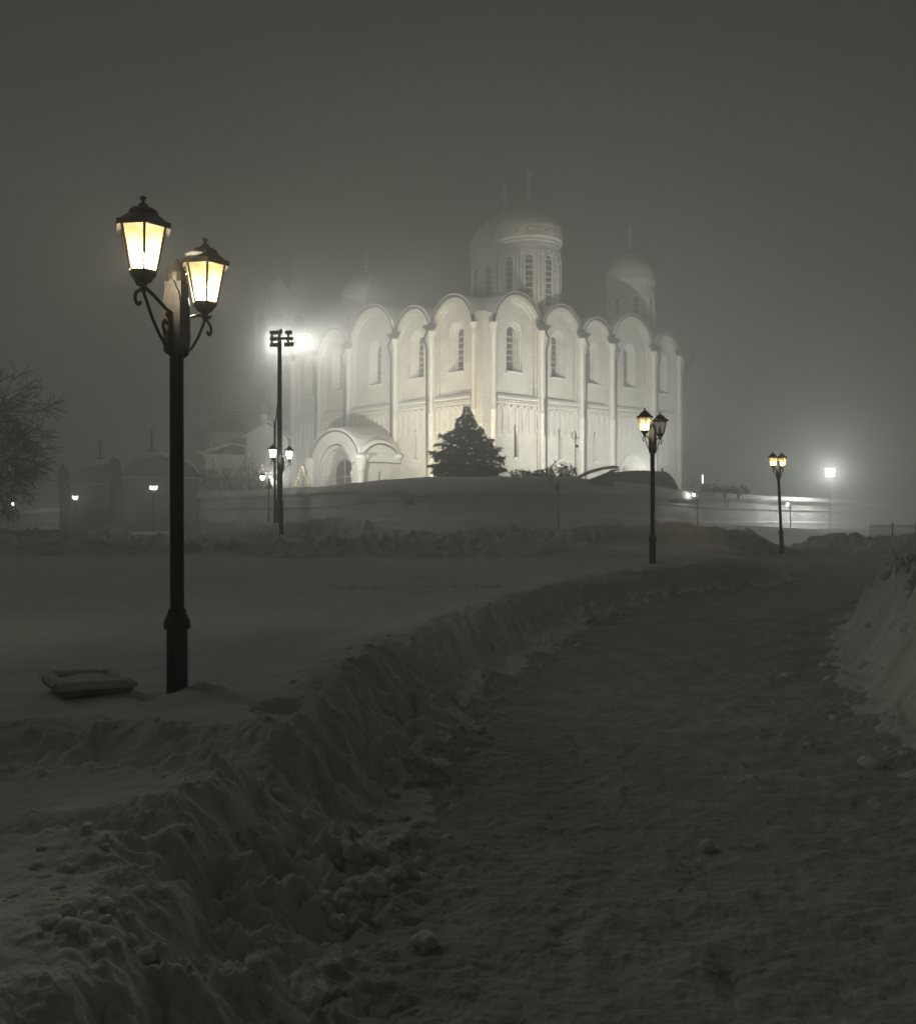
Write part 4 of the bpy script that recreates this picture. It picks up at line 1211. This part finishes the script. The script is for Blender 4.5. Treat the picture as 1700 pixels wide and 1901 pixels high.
def paling(label, name, pa, pb, H, n, group=None, spikes=True, panels=2):
    a, b = Vector(pa), Vector(pb)
    t = thing(name, label, 'fence', a, 0, group); v = b - a
    per = n // panels
    for q in range(panels):
        mb = MB(); f0, f1 = q / panels + .012, (q + 1) / panels - .012
        for zz in (H * .16, H * .92): mb.tube([tuple(v * f0 + Vector((0, 0, zz))), tuple(v * f1 + Vector((0, 0, zz)))], .030, 5)
        for k in range(per + 1):
            c = v * (f0 + (f1 - f0) * k / per)
            mb.tube([tuple(c + Vector((0, 0, -.2))), tuple(c + Vector((0, 0, H))), tuple(c + Vector((0, 0, H + .10)))], [.026, .026, .006], 4)
        mb.build('panel', IRON, t)
    for q in range(panels + 1):
        if q in (0,) : continue
        c = v * (q / panels); mb = MB(); mb.lathe([(.055, -.4), (.055, H + .15), (.02, H + .22)], tuple(c), 8); mb.build('fence_post', IRON, t)
    return t


paling('spiked iron paling fence at the right edge below the wall end', 'iron_fence', at(1613, 1006, 62), at(1790, 1008, 60), 1.15, 44, panels=4)
bpy.data.objects['iron_fence.001'] if 'iron_fence.001' in bpy.data.objects else None
paling('low dark paling at the far left edge under the bare tree', 'iron_fence', at(-90, 992, 82), at(12, 991, 80), 1.2, 40, panels=3)

# concrete planter near the big lamp
p = at(160, 1290, 6.1)
pl = thing('planter', 'square stone planter tilted in the snow, its hollow full of snow', 'planter', (p.x, p.y, gz(p.x, p.y)), math.radians(42))
pl.location.z -= .03
pl.rotation_euler = (math.radians(3), math.radians(4), math.radians(40)); pl.scale = (1.08, 1.2, 1)
mb = MB()
def sq(r, z, n=4, k=.0): return [(r * c, r * .8 * s, z) for c, s in ((-1, -1), (0, -1.02), (1, -1), (1.02, 0), (1, 1), (0, 1.02), (-1, 1), (-1.02, 0))]
mb.grid([sq(.13, -.12), sq(.16, .03), sq(.205, .06), (sq(.215, .08)), sq(.215, .115), sq(.205, .125), sq(.172, .118), sq(.165, .11), sq(.15, .05)], True)
mb.build('box', CONC, pl)
mb = MB(); mb.grid([[(x * .165, y * .132, .112 + .02 * math.sin(x * 2 + 1) * y) for x in (-1, -.5, 0, .5, 1)] for y in (-1, -.4, .3, 1)]); mb.build('snow_fill', SNOW, pl, True)
mb = MB()
rows = []
for k in range(33):
    a = 2 * PI * k / 32; c, s = math.cos(a), math.sin(a); m_ = max(abs(c), abs(s)); x, y = c / m_, s / m_
    w_ = 1 + .08 * math.sin(k * 2.3)
    rows.append([(x * .160, y * .8 * .160, .116), (x * .168, y * .8 * .168, .134 + .008 * w_), (x * .188, y * .8 * .188, .146 * w_), (x * .210, y * .8 * .210, .142), (x * .221 * w_, y * .8 * .221, .124), (x * .223 * w_, y * .8 * .223, .10), (x * .214, y * .8 * .214, .088)])
mb.grid(rows); mb.build('snow_rim', SNOW, pl, True)

# ================================================================== GATE PAVILIONS AND GATE
def pavilion(px, py, d, rz, S, Hc, label):
    p = at(px, py, d)
    t = thing('gate_pavilion', label, 'pavilion', (p.x, p.y, p.z), rz, 'domed pavilions flanking the iron gate')
    h = S / 2
    mb = MB(); mb.box(-h, h, -h, h, -.6, Hc)
    for (a, b) in ((-1, -1), (-1, 1), (1, -1), (1, 1)):
        mb.box(a * h - .28, a * h + .28, b * h - .28, b * h + .28, -.6, Hc - .1)
    mb.box(-h - .16, h + .16, -h - .16, h + .16, -.6, .75)
    mb.build('body', PLASTER, t)
    mb = MB(); mb.box(-h - .38, h + .38, -h - .38, h + .38, Hc - .22, Hc - .02); mb.box(-h - .30, h + .30, -h - .30, h + .30, Hc - .42, Hc - .24); mb.build('cornice', PLASTER, t)
    # curved gables with a small peak on each face
    n = 24; R = h + .36; rise = S * .30
    def g(u): return Hc + .10 + rise * math.sqrt(max(0, 1 - u * u)) + .14 * max(0, 1 - abs(u) * 7)
    for (ax, sg) in ((0, -1), (0, 1), (1, -1), (1, 1)):
        mb = MB(); A = []; B = []; C_ = []
        for k in range(n + 1):
            u = -1 + 2 * k / n
            for lst, o, z in ((A, h + .42, g(u)), (B, h + .42, g(u) - .16), (C_, h + .12, g(u) - .16)):
                q = (u * R, sg * o, z) if ax == 0 else (sg * o, u * R, z)
                lst.append(q)
        low = [((u * R, sg * (h + .12), Hc - .03) if ax == 0 else (sg * (h + .12), u * R, Hc - .03)) for u in [-1 + 2 * k / n for k in range(n + 1)]]
        mb.grid([A, B, C_, low]); mb.build('gable', PLASTER, t, fix=False)
        # arched niche
        nm = MB()
        M2 = (lambda s, o, z: (s, sg * o, z)) if ax == 0 else (lambda s, o, z: (sg * o, s, z))
        stepped(nm, M2, 0, .76, Hc * .55, [S * .30, S * .27, S * .24], [h + .02, h + .12, h + .02], 14); nm.build('niche', PLASTER, t, fix=False)
    # snowy roof: crossing vaults rising to a round cap
    m = 28; rows = []
    for i in range(m + 1):
        row = []
        for j in range(m + 1):
            u, v = -1 + 2 * i / m, -1 + 2 * j / m
            gv = max(math.sqrt(max(0, 1 - u * u)), math.sqrt(max(0, 1 - v * v)))
            cap = max(0, 1 - (u * u + v * v) / .55)
            z = Hc + .12 + rise * gv + S * .11 * (cap ** .6 if cap > 0 else 0)
            row.append((u * (h + .36), v * (h + .36), z))
        rows.append(row)
    mb = MB(); mb.grid(rows); mb.build('roof_snow', SNOW, t, True)
    zt = Hc + .12 + rise + S * .11
    mb = MB(); mb.lathe([(.42, -.12), (.42, .02), (.30, .10), (.14, .22), (.10, .30), (.085, .34), (.04, 1.25)], (0, 0, zt), 12)
    for k in range(8):
        a = PI * k / 4; mb.tube([(0, 0, zt + 1.38), (.30 * math.sin(a) * .7, .30 * math.sin(a) * -.7, zt + 1.38 + .30 * math.cos(a))], [.055, .006], 4)
    mb.build('star_finial', IRON, t)
    # dragon-shaped water spouts at two corners
    for s in (-1, 1):
        mb = MB(); mb.tube([(s * (h + .2), -h - .2, Hc + .25), (s * (h + .75), -h - .45, Hc + .2), (s * (h + .85), -h - .5, Hc - .15), (s * (h + .65), -h - .4, Hc - .45), (s * (h + .8), -h - .48, Hc - .5)], [.10, .11, .09, .07, .03], 6)
        mb.build('water_spout', GREYM, t)
    mb = MB(); mb.grid([[(-h - .4, -h - .45 + .1 * k, Hc - .02 + .08 * math.sin(k)) for k in range(3)], [(h + .4, -h - .45 + .1 * k, Hc - .02 + .08 * math.sin(k)) for k in range(3)]]); mb.build('snow_ledge', SNOW, t)
    return t


RZG = math.radians(32)
pavilion(282, 990, 67, RZG, 4.6, 4.0, 'larger looking domed gate pavilion nearer the camera, half behind the big lamp post')
pavilion(186, 990, 73, RZG, 4.7, 3.85, 'domed gate pavilion farther left, beyond the iron gate')
p = at(163, 976, 67.6); q = at(203, 976, 67.0)
t = thing('iron_gate', 'peaked double iron gate with bars between the two pavilions', 'gate', p)
v = q - p; n = 14
for s0, s1 in ((0, .5), (.5, 1)):
    mb = MB()
    for k in range(8):
        f = s0 + (s1 - s0) * k / 7; hgt = 1.35 + .75 * (1 - abs(2 * f - 1)) ** .8
        c = v * f; r = .04 if k in (0, 7) else .018
        mb.tube([tuple(c), tuple(c + Vector((0, 0, hgt))), tuple(c + Vector((0, 0, hgt + .12)))], [r, r, .005], 4)
    for zf in (.06, .5, 1.0):
        mb.tube([tuple(v * (s0 + (s1 - s0) * k / 8) + Vector((0, 0, zf * (1.35 + .75 * (1 - abs(2 * (s0 + (s1 - s0) * k / 8) - 1)) ** .8)))) for k in range(9)], .03, 4)
    mb.build('gate_leaf', IRON, t)
mb = MB(); mb.box(-.0, 1., -.0, .02, 0, 1.25, lambda u: tuple(v * u[0] + Vector((0, .06 + u[1], u[2] + .06)))); mb.build('sheet', WOOD, t)

# ================================================================== CHAPEL AND BELL TOWER
cp = at(496, 905, 97)
ch = thing('chapel', 'small white gabled chapel with onion cupola left of the cathedral', 'chapel', cp, math.radians(24))
W, H0 = 4.3, 5.4
mb = MB(); mb.box(-W / 2, W / 2, 0, 8, -1.5, H0); mb.add([(-W / 2, 0, H0), (W / 2, 0, H0), (0, 0, H0 + 1.35)], [(0, 1, 2)])
mb.box(-W / 2 - .15, W / 2 + .15, -.14, 0, H0 - 1.6, H0 - 1.4)
for s in (-1, 1): mb.lathe([(.2, -1.5), (.2, 1.2), (.28, 1.3), (.2, 1.4), (.2, 3.6), (.3, 3.8)], (s * W / 2, -.1, 0), 8)
for k in range(6):
    mb.lathe([(.10, .6), (.10, 2.4), (.15, 2.6)], (-W / 2 + .5 + k * .5, -.06, 0), 6)
mb.box(-W / 2, W / 2, -.12, -.0, 2.62, 2.8)
for k in (-1, 0, 1): mb.box(k * .7 - .12, k * .7 + .12, -.10, 0, H0 - 1.1, H0 - .3)
mb.build('body', STONE2, ch)
mb = MB()
mb.grid([[(-W / 2 - .5, y, H0 - .25 + dz), (-W / 4, y, H0 + .75 + dz), (0, y, H0 + 1.55 + dz), (W / 4, y, H0 + .75 + dz), (W / 2 + .5, y, H0 - .25 + dz)] for y, dz in ((-.4, -.02), (-.4, .14), (-.2, .22), (8, .22))]); mb.build('roof_snow', SNOW, ch, True, .5)
mb = MB(); mb.lathe([(.35, 0), (.35, 1.0), (.42, 1.05), (.42, 1.12)], (0, 1.6, H0 + 1.35), 14); tw = mb.build('turret', STONE2, ch)
mb = MB(); mb.lathe([(.36, 0), (.52, .18), (.60, .42), (.54, .68), (.34, .90), (.16, 1.08), (.07, 1.28), (.10, 1.36), (.03, 1.44)], (0, 1.6, H0 + 2.46), 16); mb.box(-.03, .03, 1.57, 1.63, H0 + 3.9, H0 + 4.6); mb.box(-.22, .22, 1.58, 1.62, H0 + 4.25, H0 + 4.33); mb.build('onion_cupola', LEAD, tw, True)
# side wing with arched portal
mb = MB(); mb.box(-6.4, -W / 2, .8, 7, -1.5, 3.2); mb.box(-6.6, -W / 2, .6, 7, 3.2, 3.45)
MW = lambda s, o, z: (s, .8 - o, z)
stepped(mb, MW, -3.6, -1.5, 1.6, [1.45, 1.25, 1.25], [.02, .12, 0.02], 14)
for x in (-6.2, -5.4, -2.1): mb.lathe([(.18, -1.5), (.18, 2.7), (.27, 3.0)], (x, .75, 0), 8)
mb.build('side_wing', STONE2, ch, fix=False)
mb = MB(); mb.grid([[(-6.8, y, 3.4 + h), (-5.2, y, 3.9 + h), (-3.6, y, 4.5 + h), (-1.7, y, 4.1 + h)] for y, h in ((.4, .0), (.5, .2), (7, .4))]); mb.build('wing_snow', SNOW, ch, True)
# rear octagonal dome with a spike
mb = MB(); mb.lathe([(2.3, 3.0), (2.3, 6.2), (2.6, 6.3), (2.6, 6.5)], (-2.0, 12, 0), 16)
for k in range(16):
    a = PI * k / 8; mb.box(-.18, .18, -.12, .12, 4.2, 5.4, lambda q: (-2.0 + (2.3 + q[1]) * math.cos(a) - q[0] * math.sin(a), 12 + (2.3 + q[1]) * math.sin(a) + q[0] * math.cos(a), q[2]))
mb.build('rear_drum', STONE, ch)
mb = MB(); mb.lathe([(2.55, 6.5), (2.3, 7.1), (1.7, 7.8), (.9, 8.3), (.25, 8.6), (.12, 9.0), (.14, 9.2), (.05, 9.6), (.03, 11)], (-2.0, 12, 0), 20); mb.build('rear_dome', LEAD, ch, True, .8)

bp = at(527, 905, 121)
bt = thing('bell_tower', 'pale tiered bell tower fading into fog behind the chapel', 'bell tower', bp, math.radians(45))
def tier(mb, h, z0, z1, inset=.5):
    mb.box(-h, h, -h, h, z0, z1)
    for a in (-1, 1):
        for b in (-1, 1): mb.box(a * h - inset, a * h + inset, b * h - inset, b * h + inset, z0, z1 - .4)
mb = MB(); tier(mb, 6.4, -2, 7.2, .4); mb.box(-6.9, 6.9, -6.9, 6.9, 7.2, 7.6)
tier(mb, 5.6, 7.6, 12.8, .35); mb.box(-5.9, 5.9, -5.9, 5.9, 12.5, 12.8)
mb.build('lower_tiers', STONE, bt)
mb = MB()
for k in range(17):
    u = -6.7 + k * .82
    mb.box(u - .22, u + .22, -6.85, -6.5, 7.6, 8.4); mb.box(-6.85, -6.5, u - .22, u + .22, 7.6, 8.4)
mb.box(-6.8, 6.8, -6.8, -6.55, 8.4, 8.55); mb.box(-6.8, -6.55, -6.5, 6.8, 8.4, 8.55)
mb.build('parapet', STONE2, bt)
for ax in (0, 1):
    for off in (-2.8, 2.8):
        M2 = (lambda s, o, z, off=off: (s + off, -o, z)) if ax == 0 else (lambda s, o, z, off=off: (-o, s + off, z))
        mb = MB(); arched_plate(mb, M2, 0, 1.0, 9.2, 11.0, 5.63, 14, 1.5); bo = mb.build('bell_opening', DARKW, bt)
        mb = MB(); z = 9.5
        while z < 12.2:
            hw = .97 if z < 11 else .97 * math.sqrt(max(0, 1 - ((z - 11) / 1.5) ** 2)); mb.box(-hw, hw, 5.64, 5.80, z, z + .17, lambda q: M2(*q)); z += .42
        mb.build('louvre', STONE2, bo)
        mb = MB(); mb.add([M2(-2.85, 6.0, 12.8), M2(2.85, 6.0, 12.8), M2(0, 6.0, 14.9), M2(-2.85, 4.0, 12.8), M2(2.85, 4.0, 12.8), M2(0, 4.0, 14.9)], [(0, 1, 2), (3, 4, 5), (0, 2, 5, 3), (1, 2, 5, 4)]); mb.build('gable', STONE, bt)
mb = MB(); mb.lathe([(3.7, 12.8), (3.7, 24.6), (4.0, 24.7), (4.0, 25.0)], (0, 0, 0), 8, True, PI / 8)
for k in range(8):
    a = PI / 8 + k * PI / 4; mb.lathe([(.3, 12.8), (.3, 24.6)], (3.7 * math.cos(a), 3.7 * math.sin(a), 0), 8)
mb.build('upper_tier', STONE, bt)
for k in (4, 5, 6):
    a = k * PI / 4
    M2 = lambda s, o, z: (o * math.cos(a) - s * math.sin(a), o * math.sin(a) + s * math.cos(a), z)
    mb = MB(); mb.add([M2(-1.6, 3.75, 25.0), M2(1.6, 3.75, 25.0), M2(0, 3.75, 27.0), M2(0, 0, 27.0)], [(0, 1, 2), (0, 2, 3), (1, 2, 3)]); mb.build('gable', STONE, bt, fix=False)
    mb = MB(); arched_plate(mb, M2, 0, .8, 16.5, 21.5, 3.47, 12); mb.build('bell_opening', DARKW, bt)
mb = MB(); mb.lathe([(3.9, 25.0), (2.4, 26.4), (1.2, 28.6), (.35, 33.5), (.1, 35.5)], (0, 0, 0), 8, True, PI / 8); mb.build('spire', LEAD, bt)


# ================================================================== AIR, SKY, CAMERA
hz = MB(); hz.box(-160, 160, -36, 250, -6, 44)
haze = hz.build('haze', SNOW); haze['kind'] = 'stuff'
m = bpy.data.materials.new('fog'); m.use_nodes = True; nt = m.node_tree; nt.nodes.clear()
out = nt.nodes.new('ShaderNodeOutputMaterial'); pv = nt.nodes.new('ShaderNodeVolumePrincipled')
pv.inputs['Color'].default_value = (.98, .985, .965, 1); pv.inputs['Density'].default_value = .0136; pv.inputs['Anisotropy'].default_value = .25
nt.links.new(pv.outputs[0], out.inputs['Volume'])
haze.data.materials.clear(); haze.data.materials.append(m)

w = bpy.data.worlds.new('World'); scene.world = w; w.use_nodes = True
nt = w.node_tree; bg = nt.nodes['Background']
sky = nt.nodes.new('ShaderNodeTexSky'); sky.sky_type = 'NISHITA'; sky.sun_disc = False
sky.sun_elevation = math.radians(2); sky.sun_rotation = math.radians(200); sky.air_density = 1; sky.dust_density = 4; sky.ozone_density = 1
hs = nt.nodes.new('ShaderNodeHueSaturation'); hs.inputs['Saturation'].default_value = .08
nt.links.new(sky.outputs[0], hs.inputs['Color']); nt.links.new(hs.outputs[0], bg.inputs[0])
bg.inputs[1].default_value = .0032
sl = bpy.data.lights.new('sun', 'SUN'); sl.energy = .2; sl.angle = math.radians(20); sl.color = (.97, 1, .95)
so = bpy.data.objects.new('sun', sl); COL.objects.link(so); so.rotation_euler = Vector((.70, -.42, -.62)).to_track_quat('-Z', 'Y').to_euler()

cam = bpy.data.cameras.new('camera'); cam.sensor_fit = 'HORIZONTAL'; cam.sensor_width = 36; cam.lens = 36; cam.clip_start = .05; cam.clip_end = 2000
cam.shift_y = -15.5 / 1700
co = bpy.data.objects.new('camera', cam); COL.objects.link(co); co.location = (0, 0, EYE); co.rotation_euler = (PI / 2, 0, 0)
scene.camera = co
scene.view_settings.view_transform = 'Standard'; scene.view_settings.look = 'None'; scene.view_settings.exposure = 0; scene.view_settings.gamma = 1
c = scene.cycles
c.use_denoising = True
try: c.denoiser = 'OPENIMAGEDENOISE'
except Exception: pass
c.max_bounces = 9; c.diffuse_bounces = 2; c.glossy_bounces = 1; c.transmission_bounces = 3; c.volume_bounces = 5; c.transparent_max_bounces = 12
c.sample_clamp_indirect = 1.0; c.sample_clamp_direct = 0
c.caustics_reflective = False; c.caustics_refractive = False
c.use_light_tree = True
